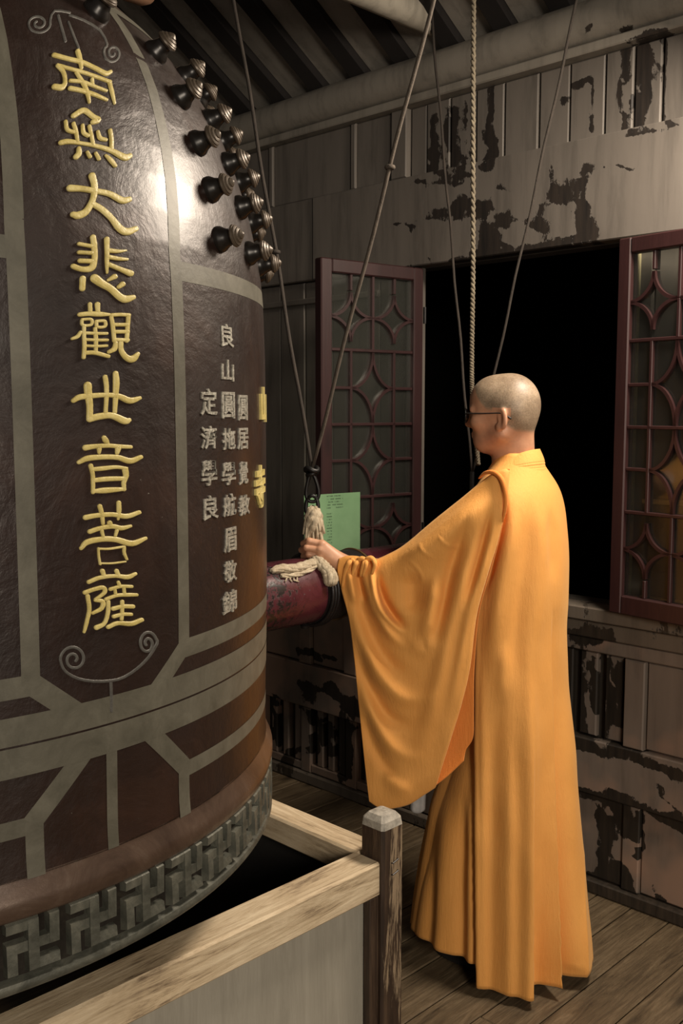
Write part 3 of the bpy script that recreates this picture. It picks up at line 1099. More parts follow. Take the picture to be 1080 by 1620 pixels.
MB().lathe([(0.755, 0.105), (rz(.905), .905 - LIP)] + [(rz(z), z - LIP) for z in np.arange(.909, .962, .004)] + [(0.752, 0.17)], 160, close=False).obj('rim_moulding', M['rim'], bell, smooth=True)


def strip_obj(name, line, w, mat, h=0.0004, rot=0.0, parent=None, mesh=None):
    """raised flat strip on the bell; line of (azimuth deg, z), width in metres"""
    R0 = 0.763
    pts = []
    for (a0, z0), (a1, z1) in zip(line[:-1], line[1:]):
        n = max(2, int(max(abs(a1 - a0) / 1.2, abs(z1 - z0) / 0.02)))
        for i in range(n):
            t = i / n
            pts.append((a0 + (a1 - a0) * t, z0 + (z1 - z0) * t))
    pts.append(line[-1])
    vs, fs = [], []
    n = len(pts)
    for i, (a_, z_) in enumerate(pts):
        p0 = pts[max(i - 1, 0)]
        p1 = pts[min(i + 1, n - 1)]
        rr_ = rz(z_)
        tx = math.radians(p1[0] - p0[0]) * rr_
        tz = p1[1] - p0[1]
        L = math.hypot(tx, tz) or 1
        nx, nz = -tz / L, tx / L
        for s_, hh in ((-1.0, h), (-0.5, h), (0.0, h), (0.5, h), (1.0, h)):
            vs.append(bell_pt(a_ + math.degrees(nx * s_ * w / 2 / rr_), z_ + nz * s_ * w / 2, hh))
    for i in range(n - 1):
        for e in range(4):
            fs.append((i * 5 + e, i * 5 + e + 1, (i + 1) * 5 + e + 1, (i + 1) * 5 + e))
    mb_ = MB()
    mb_.add(vs, fs)
    me = mb_.mesh(name, mat, smooth=True)
    return me


A0 = 274.8
HP = 10.3
strips = []
for s_ in (-1, 1):
    fl = 1.0 if s_ > 0 else -0.35
    strips.append(('band', [(A0 + s_ * HP, 1.225), (A0 + s_ * HP, 1.84), (A0 + s_ * (HP + 1.4 * fl), 1.95), (A0 + s_ * (HP + 2.7 * fl), 2.06), (A0 + s_ * (HP + 4.4 * fl), 2.2), (A0 + s_ * (HP + 5.2 * fl), 2.245)], 0.0265))
    strips.append(('band', [(A0 + s_ * (HP + .4), 1.235), (A0 + s_ * 4.4, 1.165)], 0.030))
    strips.append(('band', [(A0 + s_ * 4.4, 1.115), (A0 + s_ * (HP + .3), 1.032)], 0.030))
    strips.append(('band', [(A0 + s_ * HP, 1.035), (A0 + s_ * HP, 0.955)], 0.0265))
strips.append(('band', [(A0 + HP, 1.812), (A0 + 90 - HP, 1.812)], 0.030))
strips.append(('band', [(A0 + HP, 1.228), (A0 + 90 - HP, 1.228)], 0.030))
strips.append(('band', [(A0 + HP, 1.030), (A0 + 90 - HP, 1.030)], 0.026))
strips.append(('band', [(A0 - 1.0, 1.105), (A0 - 1.0, 0.957)], 0.019))
for nm, line, w in strips:
    me = strip_obj(nm, line, w, M['band'])
    for q in range(4):
        link(nm, me, bell, rot=(0, 0, q * PI / 2))
for zc, w in ((1.168, 0.040), (1.124, 0.042), (2.247, 0.022)):
    link('ring_band', strip_obj('ring_band', [(a_, zc) for a_ in np.linspace(0, 360, 181)], w, M['band'], 0.0006), bell)

# swastika frieze (Buddhist wan emblems), 52 round the rim
def wan_mesh():
    # left-facing wan on a 5x5 grid; strokes as rectangles (u0,v0,u1,v1), unit cell -2.5..2.5
    t = 0.5
    R_ = [(-.6, -2.5, .6, 2.5), (-2.5, -.6, 2.5, .6), (-2.5, 1.35, .6, 2.5), (1.35, -.6, 2.5, 2.5), (-.6, -2.5, 2.5, -1.35), (-2.5, -2.5, -1.35, .6)]
    mb_ = MB()
    su, sv = 0.0158, 0.0156
    for (u0, v0, u1, v1) in R_:
        e = 0.12
        def mp(u, v, d):
            return bell_pt(math.degrees(u * su / 0.766), 0.8645 + v * sv, d + 0.0)
        vs = [mp(u0 - .0, v0, -0.011), mp(u1, v0, -0.011), mp(u1, v1, -0.011), mp(u0, v1, -0.011),
              mp(u0 + e, v0 + e, 0.0045), mp(u1 - e, v0 + e, 0.0045), mp(u1 - e, v1 - e, 0.0045), mp(u0 + e, v1 - e, 0.0045)]
        mb_.add(vs, [(4, 5, 6, 7), (0, 1, 5, 4), (1, 2, 6, 5), (2, 3, 7, 6), (3, 0, 4, 7)])
    return mb_.mesh('relief_emblem', M['manji'])


wm = wan_mesh()
for q in range(52):
    link('relief_emblem', wm, bell, rot=(0, 0, math.radians(263.7 + q * 360 / 52)))

# bosses: waisted stems with ribbed caps
BS = 0.78
BZ = 0.66
stem_me = MB().lathe([(r * BS, z * BZ) for r, z in [(0.0, -0.014), (0.027, -0.014), (0.028, 0.004), (0.0265, 0.011), (0.020, 0.022), (0.0165, 0.034), (0.018, 0.042), (0.014, 0.05), (0, 0.05)]], 24).mesh('boss', M['boss'], smooth='auto')
cp = [(0.0, 0.038), (0.021, 0.038), (0.0245, 0.043), (0.0235, 0.047), (0.0215, 0.0485), (0.0215, 0.051), (0.0185, 0.0535), (0.0165, 0.0545), (0.016, 0.057),
      (0.0125, 0.0595), (0.0105, 0.0602), (0.010, 0.063), (0.006, 0.0665), (0.0025, 0.069), (0.0, 0.0695)]
cap_me = MB().lathe([(r * BS * 0.98, z * BZ) for r, z in cp], 24).mesh('boss_cap', M['boss_cap'], smooth='auto')


def boss(az, z, tilt_extra=0.0):
    dr = (rz(z + 0.02) - rz(z - 0.02)) / 0.04
    el = math.atan2(-dr, 1.0)
    a = math.radians(az)
    n = Vector((math.cos(a) * math.cos(el), math.sin(a) * math.cos(el), math.sin(el)))
    q = n.to_track_quat('Z', 'Y')
    o = link('boss', stem_me, bell, bell_pt(az, z, 0.0), q.to_euler())
    link('boss_cap', cap_me, o)


ROWZ = [1.885, 1.965, 2.04, 2.115, 2.19]
for qd in range(4):
    for c_ in range(5):
        for r_, z_ in enumerate(ROWZ):
            dz = 0.0 + (0.012 if c_ % 2 else 0)
            boss(A0 + 90 * qd + 20.8 + 11.3 * c_, z_ - 0.006)
    boss(A0 + 90 * qd - 3.6, 2.212)
    boss(A0 + 90 * qd + 9.0, 2.205)


# ---- characters in gold, brushed strokes laid on the bell
def brush(mb_, pts, widths, h=0.0028, per=5, taper=True):
    """pts pixel points, widths px; dome-shaped stroke following the bell"""
    if not isinstance(widths, (list, tuple)):
        widths = [widths] * len(pts)
    q = catmull([(p[0], p[1], w) for p, w in zip(pts, widths)], per)
    # round ends
    def cap(p, pn, rev):
        d = np.array([p[0] - pn[0], p[1] - pn[1]])
        L = np.hypot(*d) or 1
        d = d / L
        w = p[2]
        out = []
        for k_ in (0.35, 0.7, 0.93, 1.0):
            out.append(np.array([p[0] + d[0] * w / 2 * k_, p[1] + d[1] * w / 2 * k_, w * max(0.08, math.sqrt(1 - k_ * k_))]))
        return out
    q = list(reversed(cap(q[0], q[1], True))) + q + cap(q[-1], q[-2], False)
    vs, fs = [], []
    n = len(q)
    prof_ = ((-1, -0.001), (-0.88, 0.65), (-0.5, 0.98), (0.0, 0.8), (0.5, 0.98), (0.88, 0.65), (1, -0.001))
    for i, p in enumerate(q):
        p0, p1 = q[max(i - 1, 0)], q[min(i + 1, n - 1)]
        t = np.array([p1[0] - p0[0], p1[1] - p0[1]])
        L = np.hypot(*t) or 1
        nx, ny = -t[1] / L, t[0] / L
        hs = min(1.0, (p[2] / (max(widths) + 1e-6)) * 1.4)
        az_c, z_c = bell_hit(p[0], p[1])
        az_n, z_n = bell_hit(p[0] + nx * 6, p[1] + ny * 6)
        da = (az_n - az_c) / 6
        dz = (z_n - z_c) / 6
        for s_, hh in prof_:
            o_ = s_ * p[2] / 2
            vs.append(bell_pt(az_c + da * o_, z_c + dz * o_, h * hs * hh if hh > 0 else -0.001))
    m = len(prof_)
    for i in range(n - 1):
        for e in range(m - 1):
            fs.append((i * m + e, i * m + e + 1, (i + 1) * m + e + 1, (i + 1) * m + e))
    mb_.add(vs, fs)


def sc(x0, y0, k, L):
    return [(x0 + x / k, y0 + y / k) for x, y in L]


CH = []
# each character: crop origin, crop scale, strokes [(points, width(s) in crop px)]
CH.append((60, 60, 6.0, [  # nan
    ([(150, 165), (280, 200), (420, 235), (560, 300), (640, 340), (685, 325)], [44, 42, 42, 42, 48, 38]), ([(375, 130), (395, 200), (410, 290)], [46, 46, 30]),
    ([(185, 265), (240, 330), (255, 420), (225, 470), (155, 465)], [40, 40, 42, 60, 56]), ([(185, 262), (300, 295), (430, 330), (560, 375), (680, 420)], 34),
    ([(675, 420), (700, 520), (725, 625)], [38, 36, 22]), ([(305, 408), (420, 420), (540, 465), (645, 505)], [34, 34, 30, 26]), ([(305, 480), (400, 500), (520, 535), (650, 590)], [46, 44, 40, 28]),
    ([(360, 330), (425, 430), (465, 520), (485, 615)], [30, 40, 40, 24]), ([(510, 395), (515, 440)], 32)]))
CH.append((60, 60, 6.0, [  # wu
    ([(335, 740), (430, 690), (520, 750), (570, 780), (520, 800)], [52, 56, 48, 56, 50]), ([(260, 795), (275, 870), (330, 895), (350, 890)], [34, 38, 36, 34]),
    ([(335, 815), (360, 900), (372, 985)], [36, 38, 30]), ([(420, 830), (430, 900), (470, 930)], [30, 38, 36]), ([(485, 840), (505, 930), (520, 1010)], 34),
    ([(565, 890), (585, 950), (640, 970)], [30, 40, 36]), ([(682, 880), (695, 970), (695, 1050)], 38),
    ([(215, 995), (280, 985), (400, 1000), (560, 1030), (700, 1075), (820, 1135), (870, 1120)], [50, 50, 36, 40, 48, 66, 50]),
    ([(385, 1050), (385, 1100), (360, 1130)], [40, 56, 56]), ([(465, 1085), (490, 1130)], [28, 36]), ([(545, 1095), (575, 1150)], [28, 36]), ([(640, 1115), (690, 1165), (730, 1215)], [22, 44, 36])]))
CH.append((80, 260, 6.75, [  # da
    ([(205, 255), (330, 262), (470, 285), (620, 315), (760, 385), (835, 375)], [78, 66, 62, 62, 74, 62]), ([(440, 125), (465, 220), (460, 330), (430, 420), (370, 510), (290, 545), (235, 535)], [76, 70, 66, 66, 78, 84, 60]),
    ([(440, 420), (540, 480), (640, 570), (740, 690), (820, 720), (905, 690)], [60, 66, 64, 78, 82, 62])]))
CH.append((80, 260, 6.75, [  # bei
    ([(450, 780), (465, 900), (465, 1020), (430, 1110), (330, 1120), (240, 1090)], [62, 62, 62, 72, 60, 60]), ([(300, 850), (430, 875)], 42), ([(300, 940), (430, 948)], 44), ([(310, 1030), (430, 1035)], 52),
    ([(597, 800), (598, 930), (597, 1060), (600, 1160)], [56, 48, 40, 24]), ([(620, 920), (720, 930), (805, 920)], [50, 40, 20]), ([(620, 990), (730, 1010), (815, 1015)], [48, 42, 30]),
    ([(620, 1070), (740, 1120), (850, 1165)], [50, 50, 70]), ([(340, 1220), (335, 1325)], [64, 66]), ([(470, 1220), (540, 1270), (640, 1330), (730, 1410), (800, 1440), (880, 1420)], [100, 88, 76, 80, 84, 56]),
    ([(615, 1235), (680, 1200)], [36, 60]), ([(725, 1310), (765, 1280)], [44, 58])]))
CH.append((90, 470, 7.2, [  # guan
    ([(372, 80), (376, 160)], 46), ([(458, 85), (462, 165)], [60, 46]), ([(255, 200), (360, 190), (480, 195), (590, 200)], [52, 56, 60, 36]),
    ([(285, 255), (385, 255), (385, 315), (290, 320), (280, 265)], 34), ([(445, 275), (540, 275), (540, 335), (455, 340), (445, 285)], 36),
    ([(265, 400), (230, 450), (170, 475)], [38, 46, 36]), ([(305, 330), (305, 450), (310, 560), (300, 690)], [40, 42, 46, 42]), ([(430, 360), (440, 480), (440, 610)], [40, 46, 40]),
    ([(330, 410), (450, 415), (560, 415)], [38, 38, 36]), ([(330, 485), (460, 490), (565, 490)], 36), ([(330, 555), (460, 560), (560, 555)], 34), ([(320, 635), (430, 635), (580, 675)], [50, 52, 46]),
    ([(615, 225), (635, 350), (650, 500)], 44), ([(620, 205), (720, 200), (815, 205)], 44), ([(810, 215), (800, 350), (790, 500)], 46), ([(650, 315), (790, 315)], 44), ([(650, 395), (800, 395)], 46), ([(650, 485), (800, 490)], 44),
    ([(665, 520), (650, 590), (590, 625)], [44, 60, 46]), ([(725, 510), (730, 610), (790, 690), (860, 705), (920, 645)], [52, 58, 70, 84, 44])]))
CH.append((90, 470, 7.2, [  # shi
    ([(185, 1180), (260, 1140), (400, 1125), (560, 1115), (700, 1130), (830, 1180), (940, 1150)], [56, 70, 64, 56, 66, 76, 44]), ([(348, 1010), (355, 1120), (370, 1240), (370, 1390)], [94, 84, 74, 76]),
    ([(545, 910), (560, 1020), (560, 1150), (550, 1310)], [52, 50, 46, 44]), ([(665, 870), (672, 980), (665, 1120), (655, 1310)], [60, 74, 60, 46]), ([(370, 1390), (480, 1360), (620, 1350), (770, 1410), (820, 1400)], [76, 80, 76, 84, 50])]))
CH.append((100, 680, 7.2, [  # yin
    ([(462, 90), (480, 120), (505, 155)], [54, 64, 36]), ([(250, 205), (350, 190), (500, 180), (640, 190), (765, 195)], [70, 58, 52, 50, 44]), ([(405, 210), (405, 260)], [56, 36]), ([(620, 215), (610, 265)], [66, 44]),
    ([(175, 370), (280, 325), (450, 310), (620, 315), (760, 355), (880, 310)], [50, 68, 62, 62, 70, 50]), ([(310, 410), (330, 500), (335, 610), (335, 715)], [54, 46, 44, 40]), ([(340, 450), (450, 440), (600, 425), (715, 440)], [50, 54, 44, 40]),
    ([(700, 450), (710, 520), (685, 600), (690, 680)], [66, 64, 48, 44]), ([(350, 575), (500, 560), (690, 555)], [54, 58, 52]), ([(335, 700), (480, 690), (690, 675)], [44, 70, 44])]))
CH.append((100, 680, 7.2, [  # pu
    ([(412, 870), (435, 960), (448, 1070)], [52, 48, 36]), ([(628, 830), (630, 920), (622, 1020)], [50, 50, 26]), ([(250, 1000), (380, 975), (560, 965), (720, 985), (860, 940)], [62, 58, 56, 60, 48]),
    ([(525, 1060), (530, 1080)], 58), ([(300, 1160), (420, 1120), (560, 1100), (660, 1120), (765, 1095)], [56, 54, 56, 56, 34]), ([(435, 1150), (450, 1210)], [40, 34]), ([(605, 1150), (590, 1205)], [40, 30]),
    ([(200, 1350), (270, 1280), (440, 1245), (600, 1250), (780, 1295), (935, 1235)], [44, 66, 66, 66, 70, 40]), ([(395, 1350), (400, 1440), (415, 1530)], 26), ([(400, 1355), (520, 1355), (680, 1330)], 28),
    ([(690, 1335), (690, 1400), (720, 1475)], [34, 34, 26]), ([(415, 1520), (550, 1520), (700, 1500)], 22)]))
CH.append((80, 890, 5.684, [  # sa
    ([(462, 75), (478, 120)], [42, 34]), ([(590, 75), (605, 110)], [40, 34]), ([(340, 175), (440, 135), (580, 120), (690, 130), (760, 100)], [38, 40, 36, 44, 30]),
    ([(305, 270), (390, 240), (470, 225), (480, 270), (400, 330)], [40, 38, 40, 36, 26]), ([(400, 340), (465, 350), (455, 410), (375, 455)], [30, 40, 40, 28]), ([(330, 300), (345, 420), (320, 540), (298, 625)], [38, 36, 34, 24]),
    ([(605, 175), (620, 215)], [28, 30]), ([(535, 240), (620, 215), (725, 215)], [34, 32, 30]), ([(575, 245), (580, 280)], 26), ([(655, 230), (660, 275)], 28), ([(495, 330), (590, 295), (700, 290), (770, 290)], [32, 34, 36, 30]),
    ([(515, 350), (512, 450), (480, 545), (410, 585)], [34, 36, 36, 46]), ([(640, 350), (640, 430), (635, 510)], [34, 32, 30]), ([(560, 415), (640, 395), (735, 395)], [40, 38, 40]), ([(565, 485), (640, 465), (720, 465)], [36, 34, 32]),
    ([(515, 580), (600, 545), (720, 550), (815, 515)], [38, 40, 46, 40])]))
for (x0, y0, k_, strokes) in CH:
    mb = MB()
    for pts, ws in strokes:
        ws = [w / k_ for w in ws] if isinstance(ws, list) else ws / k_
        brush(mb, sc(x0, y0, k_, pts), ws)
    o = mb.obj('gold_character', M['gold'], bell, smooth=True)

# thin scrolls above and below the gold column
mb = MB()
def spiral(cx, cy, rx, ry, a0, turns, r_end=0.25, n=26, d=1):
    out = []
    for i in range(n):
        t = i / (n - 1)
        r = 1 - (1 - r_end) * t
        a = a0 + d * turns * 2 * PI * t
        out.append((cx + rx * r * math.cos(a), cy + ry * r * math.sin(a)))
    return out
arc = sc(80, 890, 5.684, [(95, 880), (110, 950), (160, 1000), (250, 1045), (380, 1068), (540, 1063), (660, 1030), (780, 950), (880, 850), (945, 740)])
lsp = spiral(116, 1043, 21, 22, PI, 1.6, 0.2)
rsp = spiral(233, 1018, 15, 20, 0, 1.6, 0.2, d=-1)
brush(mb, lsp[::-1] + arc[1:-1] + rsp, 5.0, 0.0012, 2)
brush(mb, sc(80, 890, 5.684, [(540, 1065), (545, 1200), (545, 1335)]), 5.0, 0.0010, 4)
mb.obj('scroll', M['scroll'], bell, smooth=True)
mb = MB()
brush(mb, spiral(60, 37, 20, 17, -0.3, 1.7, 0.2, d=1)[::-1] + [(86, 17), (110, 20)], 4.0, 0.0009, 2)
brush(mb, spiral(178, 84, 15, 17, -2.2, 1.6, 0.2, d=-1)[::-1] + [(158, 48), (132, 32), (110, 24)], 4.0, 0.0009, 2)
brush(mb, [(92, 25), (103, 65)], 5.0, 0.0009, 4)
brush(mb, [(108, 35), (124, 76)], 4.0, 0.0009, 4)
mb.obj('scroll', M['scroll'], bell, smooth=True)


# ---- small silver and gold dedications from the built-in type, bent round the bell
def glyph_mesh(ch, size, mat, bold=0.02, ext=0.0015):
    cu = bpy.data.curves.new('glyph', 'FONT')
    cu.body = ch
    cu.size = size
    cu.extrude = ext
    cu.offset = bold * size
    cu.resolution_u = 2
    cu.align_x = 'CENTER'
    ob = bpy.data.objects.new('glyph', cu)
    COL.objects.link(ob)
    bpy.context.view_layer.update()
    dg = bpy.context.evaluated_depsgraph_get()
    me = ob.evaluated_get(dg).to_mesh()
    vs = [v.co.copy() for v in me.vertices]
    fs = [tuple(p.vertices) for p in me.polygons]
    ob.evaluated_get(dg).to_mesh_clear()
    bpy.data.objects.remove(ob, do_unlink=True)
    bpy.data.curves.remove(cu)
    return vs, fs


def glyph(ch, px, py, wpx, hpx, mat, name, bold=0.012, h=0.002):
    vs, fs = glyph_mesh(ch, 1.0, mat, bold)
    if not vs:
        return
    xs = [v.x for v in vs]
    ysv = [v.y for v in vs]
    x0, x1, y0, y1 = min(xs), max(xs), min(ysv), max(ysv)
    aL, zc = bell_hit(px - wpx / 2, py)
    aR, _ = bell_hit(px + wpx / 2, py)
    _, zT = bell_hit(px, py - hpx / 2)
    _, zB = bell_hit(px, py + hpx / 2)
    out = []
    for v in vs:
        u = (v.x - x0) / max(x1 - x0, 1e-6)
        w = (v.y - y0) / max(y1 - y0, 1e-6)
        out.append(bell_pt(aL + (aR - aL) * u, zB + (zT - zB) * w, h if v.z > 0 else -0.0008))
    MB().add(out, fs).obj(name, mat, bell)


for ch, x_, y_, w_, h_ in [('良', 358, 531, 20, 36), ('山', 359, 586, 19, 34), ('圓', 360, 641, 20, 42), ('拖', 361, 694, 20, 34), ('學', 361, 749, 21, 36), ('航', 362, 799, 20, 35), ('眉', 363, 854, 19, 38), ('敬', 363, 904, 20, 34), ('錦', 362, 952, 22, 36),
                           ('定', 329, 636, 26, 42), ('濟', 329, 692, 25, 36), ('學', 330, 748, 24, 40), ('良', 332, 803, 24, 38),
                           ('圓', 383, 645, 14, 40), ('居', 383, 694, 17, 34), ('覺', 384, 748, 14, 36), ('教', 385, 799, 17, 32)]:
    glyph(ch, x_, y_, w_, h_, M['silver'], 'silver_character', 0.016)
for ch, x_, y_, w_, h_ in [('山', 414, 640, 8, 56), ('寺', 409, 770, 15, 68)]:
    glyph(ch, x_, y_, w_, h_, M['gold'], 'gold_character', 0.03, 0.004)

# crown loop and timber yoke
cr = MB()
cr.tube([(-0.10, 0, 1.60), (-0.11, 0, 1.72), (-0.085, 0, 1.83), (0, 0, 1.88), (0.085, 0, 1.83), (0.11, 0, 1.72), (0.10, 0, 1.60)], [0.05, 0.042, 0.04, 0.045, 0.04, 0.042, 0.05], 14)
cr.obj('crown_loop', M['boss'], bell, smooth=True, rot=(0, 0, PI / 2))
yoke = MB()
yp = [(-0.66, 0, 0), (0.655, 0, 0), (0.672, 0, 0), (0.68, 0, 0)]
yoke.tube([(-0.68, 0, 0), (-0.672, 0, 0), (-0.655, 0, 0), (0, 0, 0), (0.655, 0, 0), (0.672, 0, 0), (0.68, 0, 0)], [0.02, 0.034, 0.042, 0.045, 0.042, 0.034, 0.02], 20)
yo = yoke.obj('yoke_beam', M['yoke'], None, smooth=True, loc=(BC[0], BC[1], 2.565))
tag(yo, 'short round brown timber yoke through the loop on top of the bell', 'beam')
for sx in (-0.45, 0.45):
    MB().tube([(sx, 0, 0.03), (sx, 0, 0.70)], 0.014, 10).obj('hanger_rod', M['iron'], yo)
    MB().tube([(sx, 0.052 * math.cos(a), 0.052 * math.sin(a)) for a in np.linspace(0, 2 * PI, 20, endpoint=False)], 0.008, 8, closed=True).obj('strap', M['iron'], yo, smooth=True)
mainb = round_beam((BC[0] - 0.9, BC[1], 3.33), (BC[0] + 0.9, BC[1], 3.33), 0.08, M['rafter'], 'carrying_beam')
tag(mainb, 'dark carrying beam directly over the timber yoke of the bell', 'beam', kind='structure')
for yb in (-1.5, 5.6):
    pass
girder = round_beam((BC[0], -1.6, 3.49), (BC[0], 5.6, 3.49), 0.09, M['rafter'], 'girder')
tag(girder, 'dark roof girder high above the bell', 'beam', kind='structure')

# ------------------------------------------------------------------ wooden guard round the bell foot
RT_ = 0.68
GX1, GY0 = 1.436, 1.305
GX0, GY1 = -0.06, 2.72
guard = empty('bell_guard', (GX1, GY0, 0))
tag(guard, 'low wooden guard box with pale rails and grey panels under the bell', 'guard rail')


def gbox(name, lo, hi, mat, bev=0.004, parent=guard):
    c = [(lo[i] + hi[i]) / 2 for i in range(3)]
    mb_ = MB().box([lo[i] - c[i] for i in range(3)], [hi[i] - c[i] for i in range(3)], bev)
    return mb_.obj(name, mat, parent, loc=(c[0] - GX1, c[1] - GY0, c[2]))


def post_mesh():
    mb_ = MB()
    h = 0.0325
    ch = 0.014
    pr = [(-h, -h), (h, -h), (h, h), (-h, h)]
    def ring(z, s):
        hh = h * s
        c = 0.006 * s
        return [(-hh + c, -hh, z), (hh - c, -hh, z), (hh, -hh + c, z), (hh, hh - c, z), (hh - c, hh, z), (-hh + c, hh, z), (-hh, hh - c, z), (-hh, -hh + c, z)]
    rings = [ring(0, 1), ring(0.60, 1), ring(0.745, 1.0), ring(0.760, 0.93), ring(0.771, 0.66), ring(0.774, 0.3)]
    vs = [p for r in rings for p in r]
    fs = []
    for i in range(len(rings) - 1):
        for e in range(8):
            fs.append((i * 8 + e, i * 8 + (e + 1) % 8, (i + 1) * 8 + (e + 1) % 8, (i + 1) * 8 + e))
    fs.append(tuple(reversed(range(8))))
    fs.append(tuple(range((len(rings) - 1) * 8, len(rings) * 8)))
    mb_.add(vs, fs)
    me = mb_.mesh('post', M['post_wood'])
    me.materials.append(M['post_top'])
    for p in me.polygons:
        if p.center.z > 0.748:
            p.material_index = 1
    return me


pm = post_mesh()
PXC, PYC = GX1 + 0.031, GY0 + 0.026
for (px_, py_) in ((PXC, PYC), (GX0 - 0.03, PYC), (PXC, GY1), (GX0 - 0.03, GY1)):
    po = link('post', pm, guard, (px_ - GX1, py_ - GY0, 0))
    if px_ > 1 and py_ < 2:
        for zz in (0.672, 0.647):
            MB().tube([(-0.008, -0.0335, zz), (-0.007, -0.037, zz), (0.010, -0.037, zz + .004), (0.011, -0.0335, zz + .004)], 0.0014, 6).obj('staple', M['iron'], po)
            MB().tube([(0.0335, -0.012, zz - .02), (0.037, -0.011, zz - .02), (0.037, 0.006, zz - .016), (0.0335, 0.007, zz - .016)], 0.0014, 6).obj('staple', M['iron'], po)
gbox('front_rail', (GX0, GY0, RT_ - 0.073), (GX1, GY0 + 0.074, RT_), M['pale_wood'], 0.005)
gbox('back_rail', (GX0, GY1 - .035, RT_ - 0.073), (GX1, GY1 + 0.035, RT_), M['pale_wood'], 0.005)
gbox('side_rail', (GX1 - 0.004, GY0 + 0.062, RT_ - 0.06), (GX1 + 0.066, GY1 - .035, RT_), M['pale_wood_y'], 0.005)
gbox('side_rail', (GX0 - 0.06, GY0 + 0.062, RT_ - 0.06), (GX0 + 0.006, GY1 - .035, RT_), M['pale_wood_y'], 0.005)
gbox('front_panel', (GX0 + .002, GY0 + 0.026, 0.0), (GX1 - 0.006, GY0 + 0.040, RT_ - 0.073), M['ply'], 0.002)
gbox('back_panel', (GX0 + .002, GY1 - 0.006, 0.0), (GX1 - 0.006, GY1 + 0.008, RT_ - 0.073), M['ply'], 0.002)
gbox('side_panel', (GX1 + 0.024, GY0 + 0.062, 0.0), (GX1 + 0.038, GY1 - .035, RT_ - 0.06), M['under'], 0.002)
gbox('side_panel', (GX0 - 0.03, GY0 + 0.062, 0.0), (GX0 - 0.016, GY1 - .035, RT_ - 0.06), M['under'], 0.002)
gbox('corner_batten', (GX1 - 0.028, GY0 + 0.004, 0.0), (GX1 - 0.002, GY0 + 0.024, RT_ - 0.074), M['post_wood'], 0.002)

# ------------------------------------------------------------------ striking log and its ropes
LY, LZ, LR = BC[1], 1.102, 0.092
LX0, LX1 = BC[0] + 0.769, 3.08
logo = empty('striking_log', (LX0, LY, LZ))
tag(logo, 'purple red lacquered striking log hanging level against the bell', 'striking log')


def xcyl(prof_, seg=48):
    mb_ = MB().lathe([(r, x) for x, r in prof_], seg)
    mb_.v = [(z, x, y) for (x, y, z) in mb_.v]
    return mb_


xcyl([(0, 0.0), (0.0, 0.070), (0.006, 0.082), (0.02, 0.089), (0.06, LR), (0.6, LR), (LX1 - LX0 - .01, LR - .004), (LX1 - LX0, LR - 0.012), (LX1 - LX0, 0)]).obj('shaft', M['log'], logo, smooth='auto')
BX = 1.862 - LX0
xcyl([(BX, LR - .001), (BX + 0.001, LR + 0.004), (BX + 0.20, LR + 0.004), (BX + 0.201, LR - .001)]).obj('black_band', M['logdark'], logo, smooth='auto')
for dx in (0.10, 0.19):
    MB().tube([(BX + dx, (LR + 0.005) * math.cos(a), (LR + 0.005) * math.sin(a)) for a in np.linspace(0, 2 * PI, 40, endpoint=False)], 0.0035, 8, closed=True).obj('hoop', M['brass'], logo, smooth=True)
bolt = MB().lathe([(0.0, 0.0), (0.012, 0.0), (0.014, 0.008), (0.008, 0.014), (0, 0.014)], 14)
bolt.obj('rivet', M['iron'], logo, smooth='auto', loc=(BX - 0.02, -0.02, -LR - 0.01))


def lp(X, al, h=0.0):
    """point on the log surface, al degrees from the top towards the room"""
    a = math.radians(al)
    r = LR + h
    return np.array([X, LY - r * math.sin(a), LZ + r * math.cos(a)])


RFX = 1.889                                         # where the front ropes hang
rg = empty('grip_rope', lp(RFX + .01, 0))
tag(rg, 'frayed beige hemp rope bundle tied on the log and gripped by the monk', 'rope')
RG0 = np.array(rg.location)


def loc_(p):
    return tuple(np.array(p, float) - RG0)


def fuzzy(mb_, path, r, strands=5, twist=2.0, flat=1.0, jit=0.1, seg=7):
    """bundle of twisted strands along a path"""
    P_ = [Vector(p) for p in path]
    n = len(P_)
    for s_ in range(strands):
        ph = 2 * PI * s_ / strands
        pts = []
        for i in range(n):
            t = (P_[min(i + 1, n - 1)] - P_[max(i - 1, 0)]).normalized()
            ref = Vector((0, 0, 1)) if abs(t.z) < 0.8 else Vector(FW)
            a1 = t.cross(ref).normalized()
            a2 = t.cross(a1)
            a = ph + twist * 2 * PI * i / (n - 1)
            rr_ = (r[i] if isinstance(r, (list, np.ndarray)) else r)
            j = 1 + jit * math.sin(i * 1.7 + s_ * 2.1)
            pts.append(P_[i] + (a1 * math.cos(a) + a2 * math.sin(a) * flat) * rr_ * 0.58 * j)
        rad_ = [(r[i] if isinstance(r, (list, np.ndarray)) else r) * 0.50 for i in range(n)]
        mb_.tube(pts, rad_, seg)


# grip: thick doubled rope rising from the log to the black shackle
gp = [at_fwd(505, 905, 2.735), at_fwd(500, 880, 2.735), at_fwd(497, 860, 2.737), at_fwd(496, 842, 2.737), at_fwd(496, 825, 2.737), at_fwd(496, 812, 2.737), at_fwd(497, 801, 2.737)]
gp = catmull(gp, 5)
n_ = len(gp)
rad_g = np.interp(np.linspace(0, 1, n_), [0, 0.4, 0.62, 0.85, 1], [0.016, 0.017, 0.026, 0.023, 0.010])
mb = MB()
fuzzy(mb, [loc_(p) for p in gp], rad_g, 6, 0.7, 1.0, 0.12)
